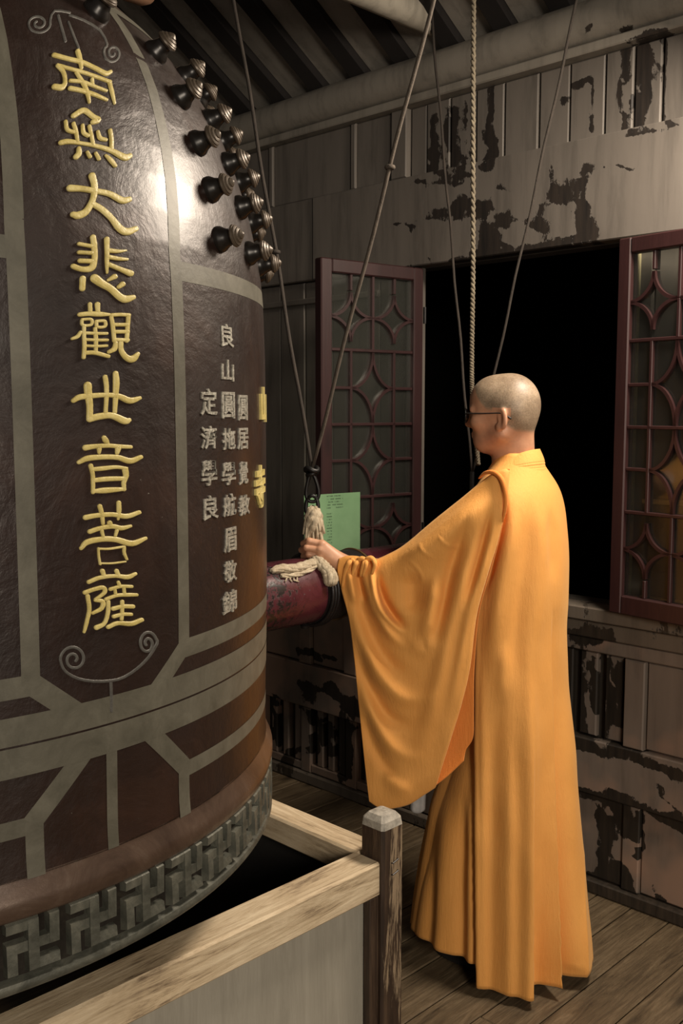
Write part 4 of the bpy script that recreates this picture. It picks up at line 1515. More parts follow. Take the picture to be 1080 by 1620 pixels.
# loose strand ends
for k_ in range(16):
    a = random.uniform(0, 2 * PI)
    b0 = gp[int(n_ * random.uniform(0.45, 0.75))]
    d = RT * math.cos(a) * 0.026 + FW * math.sin(a) * 0.024
    pts = [b0 + np.array([0, 0, 0.035]) + d * 0.5, b0 + d * 0.9, b0 + d * 1.15 + np.array([0, 0, -0.03 - 0.02 * random.random()])]
    mb.tube([loc_(p) for p in catmull(pts, 3)], 0.0042, 5)
mb.obj('grip', M['hemp'], rg, smooth=True)
# wrap lying along the top of the log
mb = MB()
wp = [lp(1.69, 34, 0.004), lp(1.725, 33, 0.006), lp(1.765, 37, 0.006), lp(1.805, 35, 0.007), lp(1.835, 32, 0.007), lp(1.86, 30, 0.006)]
wq = catmull(wp, 6)
fuzzy(mb, [loc_(p) for p in wq], np.interp(np.linspace(0, 1, len(wq)), [0, .15, .5, .9, 1], [.007, .013, .014, .013, .010]), 7, 0.55, 0.8, 0.15)
wp = [lp(1.71, 46, 0.003), lp(1.75, 49, 0.004), lp(1.80, 46, 0.004), lp(1.85, 38, 0.005)]
fuzzy(mb, [loc_(p) for p in catmull(wp, 6)], 0.0075, 3, 1.0, 0.8)
for k_ in range(4):
    x_ = 1.715 + 0.011 * k_
    mb.tube([loc_(lp(x_ + .02, 46, 0.004)), loc_(lp(x_ + .008, 53 + 2 * k_, 0.003)), loc_(lp(x_ + .012 * (k_ % 3), 57 + 2 * (k_ % 3), 0.003))], 0.0024, 5)
mb.obj('wrap', M['hemp'], rg, smooth=True)
# hanging tail over the near flank of the log
mb = MB()
tp = [lp(1.868, 14, 0.006), lp(1.862, 30, 0.010), lp(1.862, 44, 0.013), lp(1.866, 60, 0.015), lp(1.862, 76, 0.014)]
tq = catmull(tp, 6)
fuzzy(mb, [loc_(p) for p in tq], np.interp(np.linspace(0, 1, len(tq)), [0, .3, .8, .95, 1], [.010, .016, .021, .018, .008]), 7, 0.3, 0.7, 0.15)
mb.obj('tail', M['hemp'], rg, smooth=True)
# black lashing under the hand
mb = MB()
for dx in (0.0, 0.011, 0.022):
    mb.tube([loc_(lp(1.872 + dx, al, 0.009)) for al in np.linspace(0, 360, 40, endpoint=False)], 0.0055, 8, closed=True)
mb.obj('lashing', M['logdark'], rg, smooth=True)

# front suspension: shackle, knot and two ropes to the roof
KN = at_fwd(493, 743, 2.737)
sf = empty('front_suspension', tuple(KN))
tag(sf, 'thin brown rope pair spreading up from the black knot above the grip', 'rope')
kl = lambda p: tuple(np.array(p, float) - KN)


def ring_pts(pxl, fwd):
    return [kl(at_fwd(x, y, fwd)) for x, y in pxl]


MB().tube(catmull(ring_pts([(491, 750), (486, 765), (484, 782), (488, 792), (498, 793), (504, 783), (502, 768), (496, 752)], 2.737), 4, closed=True), 0.0052, 8, closed=True).obj('upper_shackle', M['iron'], sf, smooth=True)
MB().tube(catmull([kl(at_fwd(x, y, 2.737 + d)) for x, y, d in [(486, 790, .0), (484, 800, .0), (485, 812, .0), (492, 818, .006), (501, 811, .0), (503, 800, .0), (500, 788, .0), (493, 784, -.004)]], 4, closed=True), 0.0058, 8, closed=True).obj('lower_shackle', M['iron'], sf, smooth=True)
mb = MB()
mb.tube(catmull([(RT * (0.016 * math.cos(a)) + FW * 0.012 * math.sin(a) + np.array([0, 0, 0.004 * math.sin(2 * a)])) for a in np.linspace(0, 2 * PI, 10, endpoint=False)], 3, closed=True), 0.008, 8, closed=True)
mb.tube(catmull([(RT * (0.012 * math.cos(a)) + FW * 0.010 * math.sin(a) + np.array([0, 0, -0.012 + 0.003 * math.cos(a)])) for a in np.linspace(0, 2 * PI, 10, endpoint=False)], 3, closed=True), 0.006, 8, closed=True)
mb.obj('knot', M['iron'], sf, smooth=True)


def roof_z(X):
    return RZ1 - 0.012 + (RX1 - X) * SL


def to_roof(p0, px, py, X):
    p0 = np.array(p0)
    q = on_x(px, py, X)
    d = q - p0
    return p0 + d * ((roof_z(X) - p0[2]) / d[2])


XK = KN[0]
for (px_, py_), mt in (((370, 0), 'rope_thin'), ((685, 0), 'rope_pale')):
    e = to_roof(KN, px_, py_, XK)
    pts = [KN + (e - KN) * t for t in np.linspace(0, 1, 30)]
    mb = MB()
    mb.tube([kl(p + RT * 0.002 * math.sin(i * 0.9)) for i, p in enumerate(pts)], 0.0052, 8)
    o = mb.obj('rope', M[mt], sf, smooth=True)
    ty = 398 if px_ < 400 else 264
    kp = min((KN + (e - KN) * t for t in np.linspace(0, 1, 400)), key=lambda p: abs(proj(p)[1] - ty))
    MB().tube(catmull([kl(kp + RT * (0.008 * math.cos(a)) + FW * (0.008 * math.sin(a))) for a in np.linspace(0, 2 * PI, 8, endpoint=False)], 3, closed=True), 0.006, 7, closed=True).obj('rope_knot', M[mt], o, smooth=True)

# rear suspension of the log, hidden behind the monk at its lower end
XR = 2.62
K2 = on_x(765, 752, XR)
K2[1] = LY
sr = empty('rear_suspension', tuple(K2))
tag(sr, 'thin rope pair rising from behind the monk to the roof over the window', 'rope')
for (px_, py_), mt in (((683, 30), 'rope_thin'), ((908, 20), 'rope_thin')):
    q = on_x(px_, py_, XR)
    d = q - K2
    e = K2 + d * ((roof_z(XR) - K2[2]) / d[2])
    pts = [K2 + (e - K2) * t for t in np.linspace(0, 1, 26)]
    MB().tube([tuple(p - K2 + RT * 0.002 * math.sin(i * 1.1)) for i, p in enumerate(pts)], 0.0044, 8).obj('rope', M[mt], sr, smooth=True)
MB().tube([(0, 0, 0.01), (0, 0, LZ + LR - K2[2] + 0.002)], 0.008, 8).obj('hanger', M['iron'], sr)
MB().tube([(0, (LR + .006) * math.sin(a), LZ - K2[2] + (LR + .006) * math.cos(a)) for a in np.linspace(0, 2 * PI, 40, endpoint=False)], 0.006, 8, closed=True).obj('sling', M['iron'], sr, smooth=True)

# thick twisted cord hanging free in front of the dark window
c_top = at_fwd(749, 0, 3.05)
cpts = [at_fwd(x, y, 3.05) for x, y in [(749, 0), (748, 200), (748, 420), (746, 560), (747, 640), (752, 690), (756, 735)]]
up = cpts[0] + (cpts[0] - cpts[1]) * 0.0
zt = roof_z(cpts[0][0])
cpts = [np.array([cpts[0][0], cpts[0][1], zt])] + cpts
cpath = catmull(cpts, 50)
cord = empty('twisted_cord', tuple(cpath[-1]))
tag(cord, 'thick pale twisted cord hanging straight down behind the monk\'s face', 'cord')
c0 = np.array(cord.location)
for s_ in range(2):
    pts = []
    for i, p in enumerate(cpath):
        a = i * 1.25 + s_ * PI
        pts.append(tuple(p - c0 + RT * 0.0038 * math.cos(a) + FW * 0.0038 * math.sin(a)))
    MB().tube(pts, 0.0047, 6).obj('strand', M['cord'], cord, smooth=True)
#@@MONK@@
# ------------------------------------------------------------------ the monk
MW = 2.77
mbase = at_fwd(796, 1500, MW)
mbase[2] = 0.0
monk = empty('person', tuple(mbase))
tag(monk, 'shaven monk in a saffron robe and glasses, seen from behind, gripping the log rope', 'person')


def K(px, py, fwd):
    p = at_fwd(px, py, fwd)
    return np.array([p @ RT, p @ FW, p[2]])


def UW(a):
    """(u, w, z) array to coordinates in the monk's frame"""
    a = np.asarray(a, float)
    out = a[..., :1] * RT + a[..., 1:2] * FW
    out[..., 2] += a[..., 2]
    return out - mbase


hf = np.array([-math.cos(math.radians(28)), math.sin(math.radians(28)), 0.0])
hl = np.array([-hf[1], hf[0], 0.0])
ez = np.array([0, 0, 1.0])
HC = K(798, 643, MW)


def axis(lo, hi, fine):
    out = [lo]
    while out[-1] < hi:
        x = out[-1]
        s = 0.011
        for a, b, st in fine:
            if a - 0.011 <= x < b:
                s = min(s, st)
        out.append(x + s)
    return np.array(out)


hand_c = K(507, 875, 2.71)
gu = axis(hand_c[0] - .075, 0.70, [(hand_c[0] - .07, hand_c[0] + .075, .0019), (HC[0] - .11, HC[0] + .115, .0036)])
gw = axis(2.50, 3.02, [(2.665, 2.795, .0019), (HC[1] - .125, HC[1] + .12, .0036)])
gz = axis(-0.006, 1.73, [(hand_c[2] - .05, hand_c[2] + .055, .0019), (1.43, 1.73, .0036)])
Fd = np.full((len(gu), len(gw), len(gz)), 0.2, np.float32)


def sub(c, r):
    s = []
    for g, cc, rr_ in zip((gu, gw, gz), c, r):
        i0 = max(0, np.searchsorted(g, cc - rr_) - 1)
        i1 = min(len(g), np.searchsorted(g, cc + rr_) + 1)
        s.append(slice(i0, i1))
    return tuple(s)


def grid_of(s):
    return np.meshgrid(gu[s[0]], gw[s[1]], gz[s[2]], indexing='ij', copy=False)


def comb(s, d, k, mode='u'):
    a = Fd[s]
    if mode == 'u':
        h = np.clip(k - np.abs(a - d), 0, None) / max(k, 1e-6)
        Fd[s] = np.minimum(a, d) - h * h * k * 0.25
    else:
        d = -d
        h = np.clip(k - np.abs(a - d), 0, None) / max(k, 1e-6)
        Fd[s] = np.maximum(a, d) + h * h * k * 0.25


def ell(c, ax, rad, k=0.02, mode='u'):
    """ellipsoid with axes ax (3 vectors) and radii"""
    c = np.array(c, float)
    R_ = max(rad) + k + 0.02
    s = sub(c, (R_, R_, R_))
    U, V, Z = grid_of(s)
    q = [((U - c[0]) * a[0] + (V - c[1]) * a[1] + (Z - c[2]) * a[2]) for a in ax]
    k0 = np.sqrt(sum((x / r) ** 2 for x, r in zip(q, rad)))
    k1 = np.sqrt(sum((x / (r * r)) ** 2 for x, r in zip(q, rad))) + 1e-6
    comb(s, k0 * (k0 - 1) / k1, k, mode)


def cap(a, b, ra, rb, k=0.02, mode='u'):
    a, b = np.array(a, float), np.array(b, float)
    lo, hi = np.minimum(a, b), np.maximum(a, b)
    m = max(ra, rb) + k + 0.015
    s = sub((lo + hi) / 2, (hi - lo) / 2 + m)
    U, V, Z = grid_of(s)
    d = b - a
    t = np.clip(((U - a[0]) * d[0] + (V - a[1]) * d[1] + (Z - a[2]) * d[2]) / (d @ d + 1e-9), 0, 1)
    dist = np.sqrt((U - a[0] - t * d[0]) ** 2 + (V - a[1] - t * d[1]) ** 2 + (Z - a[2] - t * d[2]) ** 2)
    comb(s, dist - (ra + (rb - ra) * t), k, mode)


def H(f, l, up):
    return HC + hf * f + hl * l + ez * up


hax = (hf, hl, ez)
# torso, legs and arms (mostly under the robe)
neckb = K(815, 742, MW + .01)
bl = np.array([-0.52, -0.85, 0])
bf = np.array([-0.85, 0.52, 0])
ctr = lambda z: np.array([K(817, 850, MW)[0], MW, z])
ell(ctr(1.26) , (bl, bf, ez), (0.165, 0.098, 0.17), 0.05)
ell(ctr(1.03), (bl, bf, ez), (0.140, 0.092, 0.17), 0.06)
ell(ctr(0.86), (bl, bf, ez), (0.155, 0.10, 0.13), 0.06)
for s_ in (-1, 1):
    hp = ctr(0.84) + bl * 0.085 * s_
    kn = ctr(0.46) + bl * 0.09 * s_ + bf * 0.03
    an = ctr(0.075) + bl * 0.085 * s_ - bf * 0.015
    cap(hp, kn, 0.078, 0.052, 0.04)
    cap(kn, an, 0.052, 0.034, 0.03)
    ell(an + bf * 0.075 - ez * 0.038, (bl, bf, ez), (0.042, 0.125, 0.034), 0.02)
shL = K(790, 800, 2.69)
elL = K(672, 910, 2.655)
wrL = K(541, 893, 2.705)
cap(ctr(1.34) + bl * 0.05, shL, 0.052, 0.046, 0.05)
cap(shL, elL, 0.046, 0.036, 0.03)
cap(elL, wrL, 0.036, 0.0245, 0.02)
shR = ctr(1.345) - bl * 0.15
elR = ctr(1.08) - bl * 0.16 + bf * 0.06
wrR = ctr(1.10) - bl * 0.02 + bf * 0.19
cap(ctr(1.36) - bl * 0.05, shR, 0.055, 0.05, 0.05)
cap(shR, elR, 0.048, 0.038, 0.03)
cap(elR, wrR, 0.036, 0.026, 0.02)
ell(wrR + bf * 0.04 + bl * 0.03, (bl, bf, ez), (0.05, 0.045, 0.018), 0.02)
# neck
cap(H(-0.035, 0, -0.055), neckb + np.array([0.004, 0.01, -0.02]), 0.0475, 0.054, 0.035)
cap(H(-0.01, 0, -0.08), neckb - ez * 0.03 + hf * 0.02, 0.042, 0.045, 0.03)
# head
ell(H(0.0, 0, 0.0), hax, (0.0925, 0.0735, 0.0885), 0.02)
ell(H(-0.028, 0, 0.004), hax, (0.066, 0.0705, 0.078), 0.03)
ell(H(0.040, 0, 0.022), hax, (0.052, 0.056, 0.055), 0.03)
ell(H(0.036, 0, -0.055), hax, (0.052, 0.054, 0.062), 0.03)      # face
ell(H(0.050, 0, -0.098), hax, (0.034, 0.030, 0.022), 0.03)      # chin
for s_ in (-1, 1):
    cap(H(-0.008, s_ * 0.054, -0.075), H(0.052, s_ * 0.020, -0.106), 0.019, 0.016, 0.03)   # jaw
    ell(H(0.060, s_ * 0.042, -0.042), hax, (0.022, 0.022, 0.018), 0.025)                   # cheek
    ell(H(0.088, s_ * 0.032, -0.022), hax, (0.018, 0.020, 0.012), 0.012, 's')              # eye socket
    ell(H(0.074, s_ * 0.032, -0.024), hax, (0.0125, 0.0125, 0.0125), 0.004)                # eyeball
    cap(H(0.086, s_ * 0.014, -0.006), H(0.078, s_ * 0.048, -0.008), 0.007, 0.006, 0.015)   # brow
    # ear: flattened shell with rim and hollow
    tilt = math.radians(24)
    ea = hf * math.cos(tilt) + hl * s_ * -math.sin(tilt) * 1.0
    en = hl * s_ * math.cos(tilt) + hf * math.sin(tilt)
    eu = ez * 0.97 - hf * 0.2
    ec = H(-0.016, s_ * 0.0765, -0.034)
    ell(ec - ea * 0.006, (ea, en, eu), (0.0165, 0.0075, 0.0295), 0.006)
    ell(ec + en * 0.010 - ea * 0.002, (ea, en, eu), (0.0105, 0.009, 0.020), 0.004, 's')
    ell(ec - eu * 0.024 + ea * 0.003, (ea, en, eu), (0.009, 0.006, 0.010), 0.006)
cap(H(0.088, 0, -0.014), H(0.106, 0, -0.048), 0.008, 0.011, 0.014)                         # nose
for s_ in (-1, 1):
    ell(H(0.095, s_ * 0.010, -0.052), hax, (0.010, 0.008, 0.008), 0.008)
ell(H(0.086, 0, -0.077), hax, (0.009, 0.021, 0.005), 0.008)                                # lips
ell(H(0.085, 0, -0.085), hax, (0.009, 0.018, 0.005), 0.006)
ell(H(0.0955, 0, -0.081), hax, (0.006, 0.02, 0.0014), 0.003, 's')

# left hand: back of the hand to the camera, fingers round the rope bundle
RW = 2.737
kn_px = [(509, 861, 2.702), (506, 870, 2.697), (507, 880.5, 2.700), (510, 890, 2.706)]
kr = [0.0122, 0.0120, 0.0112, 0.0100]
for (x, y, w), r_ in zip(kn_px, kr):
    cap(wrL + np.array([-0.004, 0, (880 - y) * .0006]), K(x, y, w), 0.018, r_ + .001, 0.012)
cap(wrL, K(522, 881, 2.706), 0.0245, 0.019, 0.012)
ell(K(524, 886, 2.712), (RT @ RT * np.array([1.0, 0, 0.0]), np.array([0, 1.0, 0]), ez), (0.034, 0.015, 0.022), 0.012)
fr_ = [0.0098, 0.0098, 0.0092, 0.0082]
p1 = [(489, 856, 2.701), (485, 866.5, 2.698), (488, 877, 2.700), (491, 887, 2.704)]
p2 = [(480, 860, 2.728), (477, 870, 2.727), (480, 880, 2.727), (484, 889, 2.727)]
p3 = [(487, 864, 2.760), (485, 873, 2.760), (487, 882, 2.758), (489, 890, 2.754)]
p4 = [(499, 867, 2.772), (497, 876, 2.772), (498, 884, 2.769), (499, 891, 2.764)]
for i in range(4):
    a, b, c, d, e = K(*kn_px[i]), K(*p1[i]), K(*p2[i]), K(*p3[i]), K(*p4[i])
    r_ = fr_[i]
    cap(a, b, r_ * 1.10, r_ * 1.0, 0.0018)
    cap(b, c, r_ * 1.02, r_ * 0.94, 0.0018)
    cap(c, d, r_ * 0.94, r_ * 0.88, 0.0018)
    cap(d, e, r_ * 0.88, r_ * 0.74, 0.0018)
    ell(a + np.array([0.0, -0.006, 0.002]), (np.array([1.0, 0, 0]), np.array([0, 1.0, 0]), ez), (0.010, 0.008, 0.008), 0.005)
# thumb behind the rope
t0, t1, t2, t3 = K(530, 884, 2.722), K(516, 866, 2.752), K(502, 856, 2.772), K(490, 852, 2.774)
cap(t0, t1, 0.016, 0.0125, 0.008)
cap(t1, t2, 0.0118, 0.0108, 0.003)
cap(t2, t3, 0.0108, 0.0085, 0.003)


def surface_nets(F, xs, ys, zs):
    ins = F < 0
    cnt = np.zeros(tuple(s - 1 for s in F.shape), np.int8)
    offs = [(i, j, k) for i in (0, 1) for j in (0, 1) for k in (0, 1)]
    n0, n1, n2 = cnt.shape
    for i, j, k in offs:
        cnt += ins[i:i + n0, j:j + n1, k:k + n2]
    act = (cnt > 0) & (cnt < 8)
    I, J, L = np.nonzero(act)
    idx = np.full(act.shape, -1, np.int32)
    idx[I, J, L] = np.arange(len(I))
    acc = np.zeros((len(I), 3))
    num = np.zeros(len(I))
    for a in offs:
        for ax in range(3):
            if a[ax]:
                continue
            b = list(a)
            b[ax] = 1
            fa = F[I + a[0], J + a[1], L + a[2]]
            fb = F[I + b[0], J + b[1], L + b[2]]
            m = (fa < 0) != (fb < 0)
            t = np.where(m, fa / np.where(m, fa - fb, 1), 0)
            pa_ = np.stack([xs[I + a[0]], ys[J + a[1]], zs[L + a[2]]], -1)
            pb_ = np.stack([xs[I + b[0]], ys[J + b[1]], zs[L + b[2]]], -1)
            acc += np.where(m[:, None], pa_ + (pb_ - pa_) * t[:, None], 0)
            num += m
    V = acc / num[:, None]
    quads = []
    for ax in range(3):
        sl0 = [slice(1, -1)] * 3
        sl1 = [slice(1, -1)] * 3
        sl0[ax] = slice(0, -1)
        sl1[ax] = slice(1, None)
        a_ = ins[tuple(sl0)]
        b_ = ins[tuple(sl1)]
        q = np.array(np.nonzero(a_ != b_))
        o = np.array([1, 1, 1])
        o[ax] = 0
        q = q + o[:, None]
        flip = a_[tuple(q - o[:, None])]
        e1, e2 = [(1, 2), (2, 0), (0, 1)][ax]
        d1 = np.zeros(3, int)
        d1[e1] = 1
        d2 = np.zeros(3, int)
        d2[e2] = 1
        c = [q, q - d1[:, None], q - d1[:, None] - d2[:, None], q - d2[:, None]]
        ids = np.stack([idx[tuple(x)] for x in c], -1)
        ids[~flip] = ids[~flip][:, ::-1]
        quads.append(ids)
    return V, np.concatenate(quads)


V, Q = surface_nets(Fd, gu, gw, gz)
del Fd
ok = (Q >= 0).all(1)
Q = Q[ok]
rel = V - HC
hfv, hlv, hz = rel @ hf, rel @ hl, rel[:, 2]
line_ = np.interp(hfv, [-.10, -.05, -.028, -.005, .03, .055, .08, .095], [-.070, -.066, -.050, -.012, -.004, .022, .060, .09])
earm = (np.abs(hlv) > 0.068) & (hz < -0.004) & (hfv < 0.01) & (hfv > -0.042)
scalp = np.clip((hz - line_) / 0.018 * 0.5 + 0.5, 0, 1) * (V[:, 2] > 1.5) * (~earm)
Vw = UW(V)
me = bpy.data.meshes.new('body')
me.from_pydata(Vw.tolist(), [], Q.tolist())
me.materials.append(M['skin'])
at_ = me.attributes.new('scalp', 'FLOAT', 'POINT')
at_.data.foreach_set('value', scalp.astype(np.float32))
me.polygons.foreach_set('use_smooth', [True] * len(me.polygons))
bm = bmesh.new()
bm.from_mesh(me)
bmesh.ops.recalc_face_normals(bm, faces=bm.faces[:])
for _ in range(2):
    bmesh.ops.smooth_vert(bm, verts=bm.verts[:], factor=0.4, use_axis_x=True, use_axis_y=True, use_axis_z=True)
bm.to_mesh(me)
bm.free()
me.update()
link('body', me, monk)

# shoes
for s_ in (-1, 1):
    c = ctr(0) + bl * 0.085 * s_ + bf * 0.06
    mb = MB()
    n1, n2 = 20, 14
    P = np.zeros((n2, n1 + 1, 3))
    for i in range(n2):
        for j in range(n1 + 1):
            a = 2 * PI * j / n1
            t = i / (n2 - 1)
            rr_ = math.cos(t * PI / 2) ** 0.6
            ln = 0.138 * math.cos(a)
            wd = 0.047 * math.sin(a) * (1 + 0.12 * math.cos(a))
            P[i, j] = c + bf * ln * rr_ + bl * wd * rr_ + ez * (0.002 + 0.075 * math.sin(t * PI / 2) * (1 - 0.35 * max(0, math.cos(a))))
    mb.grid(UW(P))
    mb.obj('shoe', M['shoe'], monk, smooth=True)


def ridges(px, py, lst, end=1.0):
    """sum of soft ridges (height a, half width w) along pixel lines; they fade out towards their ends"""
    d = np.zeros_like(px)
    for line, w, a in lst:
        q = np.array(catmull(line, 5)) if len(line) > 2 else np.array(line, float)
        L = np.r_[0, np.cumsum(np.hypot(*np.diff(q, axis=0).T))]
        best = np.full(px.shape, 1e9)
        tt = np.zeros(px.shape)
        for k in range(len(q) - 1):
            dx, dy = q[k + 1] - q[k]
            n2 = dx * dx + dy * dy + 1e-9
            t = np.clip(((px - q[k, 0]) * dx + (py - q[k, 1]) * dy) / n2, 0, 1)
            ds = np.hypot(px - (q[k, 0] + t * dx), py - (q[k, 1] + t * dy))
            m = ds < best
            best = np.where(m, ds, best)
            tt = np.where(m, L[k] + t * (L[k + 1] - L[k]), tt)
        f = tt / L[-1]
        head = np.clip(f / 0.35, 0, 1)
        tail = np.clip((1 - f) / 0.35, 0, 1) if line[-1][1] < 1460 else 1.0
        head = head * head * (3 - 2 * head)
        tail = tail * tail * (3 - 2 * tail)
        d += a * np.exp(-(best / (w * (0.55 + 0.45 * head))) ** 2) * head * tail
    return d


def cloth_noise(x, y, s=1.0):
    return (np.sin(x * 0.11 * s + 1.3 * np.sin(y * 0.021 * s)) * np.sin(y * 0.034 * s + 0.9) * 0.5 + np.sin(x * 0.05 * s - y * 0.013 * s + 2.0) * 0.5)


# robe: cross sections from neck to hem (pixel row, right edge px, lateral half, fore-aft half)
ROWS = [(716, 851, .062, .056), (728, 856, .070, .064), (742, 864, .090, .078), (752, 874, .122, .090), (764, 884, .152, .102), (782, 894, .182, .116), (815, 902, .199, .125), (900, 904, .200, .130), (1000, 901, .196, .137),
        (1100, 903, .196, .152), (1200, 908, .197, .180), (1300, 911, .200, .220), (1400, 916, .203, .248), (1470, 922, .207, .266), (1530, 926, .212, .278)]
RY = np.array([r[0] for r in ROWS], float)
NZ, NT_ = 150, 480
pyv = np.linspace(716, 1522, NZ)
Rv = np.interp(pyv, RY, [r[1] for r in ROWS])
Av = np.interp(pyv, RY, [r[2] for r in ROWS])
Bv = np.interp(pyv, RY, [r[3] for r in ROWS])
def soften(a, n=11):
    k = np.hanning(n + 2)[1:-1]
    b = np.pad(a, n // 2, mode='reflect', reflect_type='odd')
    return np.convolve(b, k / k.sum(), mode='valid')


Rv, Av, Bv = soften(Rv), soften(Av), soften(Bv)
th = np.linspace(0, 2 * PI, NT_, endpoint=False)
half = np.sqrt((Av * .52) ** 2 + (Bv * .85) ** 2)
Wc = np.interp(pyv, [700, 1000, 1530], [MW + .005, MW, 2.75])
Cu = np.array([K(r, y, w)[0] for r, y, w in zip(Rv, pyv, Wc)]) - half
Zc = np.array([K(820, y, w)[2] for y, w in zip(pyv, Wc)])
Zc = Zc - Zc[-1] + 0.0
zlow = 0.026
Zc = zlow + (Zc - Zc[-1]) * (K(820, 716, MW)[2] - zlow) / (Zc[0] - Zc[-1])
base_ = np.zeros((NZ, NT_, 3))
nrm = np.zeros((NZ, NT_, 3))
for i in range(NZ):
    d = np.cos(th)[:, None] * bf * Bv[i] + np.sin(th)[:, None] * bl * Av[i]
    base_[i] = np.array([Cu[i], Wc[i], Zc[i]]) + d
    nn_ = np.cos(th)[:, None] * bf / Bv[i] + np.sin(th)[:, None] * bl / Av[i]
    nrm[i] = nn_ / np.linalg.norm(nn_, axis=1)[:, None]
Wp = UW(base_) + mbase
PX, PY = proj(Wp)
facing = np.clip((-nrm[:, :, 1]) * 3 + 0.35, 0, 1)
RR = [([(901, 1000), (906, 1200), (912, 1400), (918, 1540)], 11, .010), ([(834, 980), (838, 1200), (838, 1400), (836, 1600)], 15, .017),
      ([(795, 1000), (778, 1250), (770, 1580)], 16, -.008), ([(762, 1000), (764, 1250), (764, 1580)], 9, .006), ([(806, 1150), (806, 1580)], 12, .007),
      ([(800, 764), (795, 815), (780, 880), (758, 955)], 7, -.020), ([(816, 780), (808, 850), (790, 940), (778, 1060)], 13, .015),
      ([(836, 770), (838, 850), (822, 960), (810, 1100)], 12, -.009), ([(852, 780), (856, 880), (845, 1000), (838, 1080)], 14, .008),
      ([(882, 790), (888, 900), (884, 1000)], 14, .006), ([(872, 800), (872, 930)], 9, -.006), ([(800, 1010), (790, 1120)], 10, .006),
      ([(700, 1250), (684, 1580)], 15, .008), ([(724, 1240), (721, 1580)], 10, -.009), ([(668, 1340), (650, 1580)], 11, .006), ([(680, 1340), (670, 1580)], 8, -.005), ([(740, 1200), (738, 1580)], 8, .005)]
disp = 1.45 * ridges(PX, PY, RR) * np.clip((PY - 745) / 30, 0, 1)
grow = np.clip((PY - 900) / 500, 0.25, 1)
disp = disp * (0.75 + 0.35 * np.clip((PY - 950) / 500, 0, 1))
e1 = np.interp(PY, [1050, 1300, 1560], [836, 839, 842])
e2 = np.interp(PY, [950, 1250, 1550], [869, 879, 889])
step = lambda x: np.clip(x, 0, 1) ** 2 * (3 - 2 * np.clip(x, 0, 1))
am1 = 0.065 * np.clip((PY - 1100) / 450, 0, 1) ** 1.5
am2 = 0.100 * np.clip((PY - 960) / 590, 0, 1) ** 1.0
disp = disp - am1 * step((PX - e1) / 5) * np.clip((e2 - PX) / (e2 - e1), 0, 1) ** 0.75 * (PX < e2)
disp = disp - am2 * step((PX - e2) / 5) * np.clip((e2 + 38 - PX) / 38, 0, 1) ** 0.75
seam = np.interp(PY, [900, 960, 1180, 1530], [765, 752, 749, 752])
under = np.clip((seam - PX) / 2.0, 0, 1) * np.clip((PY - 930) / 60, 0, 1)
disp = disp - 0.020 * under + 0.004 * np.exp(-((PX - seam - 4) / 4.0) ** 2) * np.clip((PY - 930) / 60, 0, 1)
disp += 0.0022 * cloth_noise(PX, PY) * np.clip((PY - 750) / 60, 0, 1)
far_ = (np.cos(th * 7 + 1.0) * 0.010 + np.cos(th * 11) * 0.006)[None, :] * np.clip((PY - 950) / 450, 0, 1)
disp = disp * facing + far_ * (1 - facing)
P = base_ + nrm * disp[:, :, None]
# hem: the inner front panel ends a little higher
rise = np.clip((PY - 1380) / 140, 0, 1) * np.clip((-nrm[:, :, 1]) * 3 + 1.6, 0, 1)
P[:, :, 2] += under * 0.055 * rise + rise * 0.012 * (1 - under) * np.clip((PX - 845) / 40, 0, 1)
P = np.concatenate([P, P[:, :1]], 1)
mb = MB()
mb.grid(UW(P))
robe = mb.obj('robe', M['robe'], monk, smooth=True)
sm = robe.modifiers.new('thickness', 'SOLIDIFY')
sm.thickness = 0.003
sm.offset = -1

# collar
nC, nT = 14, 90
P = np.zeros((nC, nT, 3))
tc = np.linspace(math.radians(14), math.radians(346), nT)
cb = K(813, 746, MW + .005)
ct = K(818, 712, MW + .008)
for i in range(nC):
    t = i / (nC - 1)
    for j, a in enumerate(tc):
        fr_c = ((1 + math.cos(a)) / 2)
        lo = cb + bf * .086 * math.cos(a) + bl * .094 * math.sin(a) + ez * (-0.004 - 0.030 * fr_c ** 1.5)
        hi = ct + bf * .0585 * math.cos(a) + bl * .0605 * math.sin(a) + ez * (0.0045 - 0.060 * fr_c ** 1.3)
        p = lo + (hi - lo) * t
        bul = 0.004 * math.sin(PI * t)
        st_ = -0.0016 * sum(math.exp(-((t - q) / 0.022) ** 2) for q in (0.30, 0.40, 0.50))
        P[i, j] = p + (bf * math.cos(a) + bl * math.sin(a)) * (0.004 + bul + st_)
fine = np.stack([np.array([np.interp(np.linspace(0, 1, 40), np.linspace(0, 1, nC), P[:, j, c]) for c in range(3)]).T for j in range(nT)], 1)
for i in range(40):
    t = i / 39
    st_ = -0.0018 * sum(math.exp(-((t - q) / 0.02) ** 2) for q in (0.26, 0.37, 0.48))
    for j, a in enumerate(tc):
        fine[i, j] += (bf * math.cos(a) + bl * math.sin(a)) * st_
mb = MB()
mb.grid(UW(fine))
co = mb.obj('collar', M['robe'], monk, smooth=True)
sm = co.modifiers.new('thickness', 'SOLIDIFY')
sm.thickness = 0.005
sm.offset = -1


# the big left sleeve: an open bag hanging from the arm
def resample(poly, n):
    q = np.array(catmull(poly, 12))
    s = np.r_[0, np.cumsum(np.hypot(*np.diff(q, axis=0).T))]
    t = np.linspace(0, s[-1], n)
    return np.stack([np.interp(t, s, q[:, 0]), np.interp(t, s, q[:, 1])], -1)


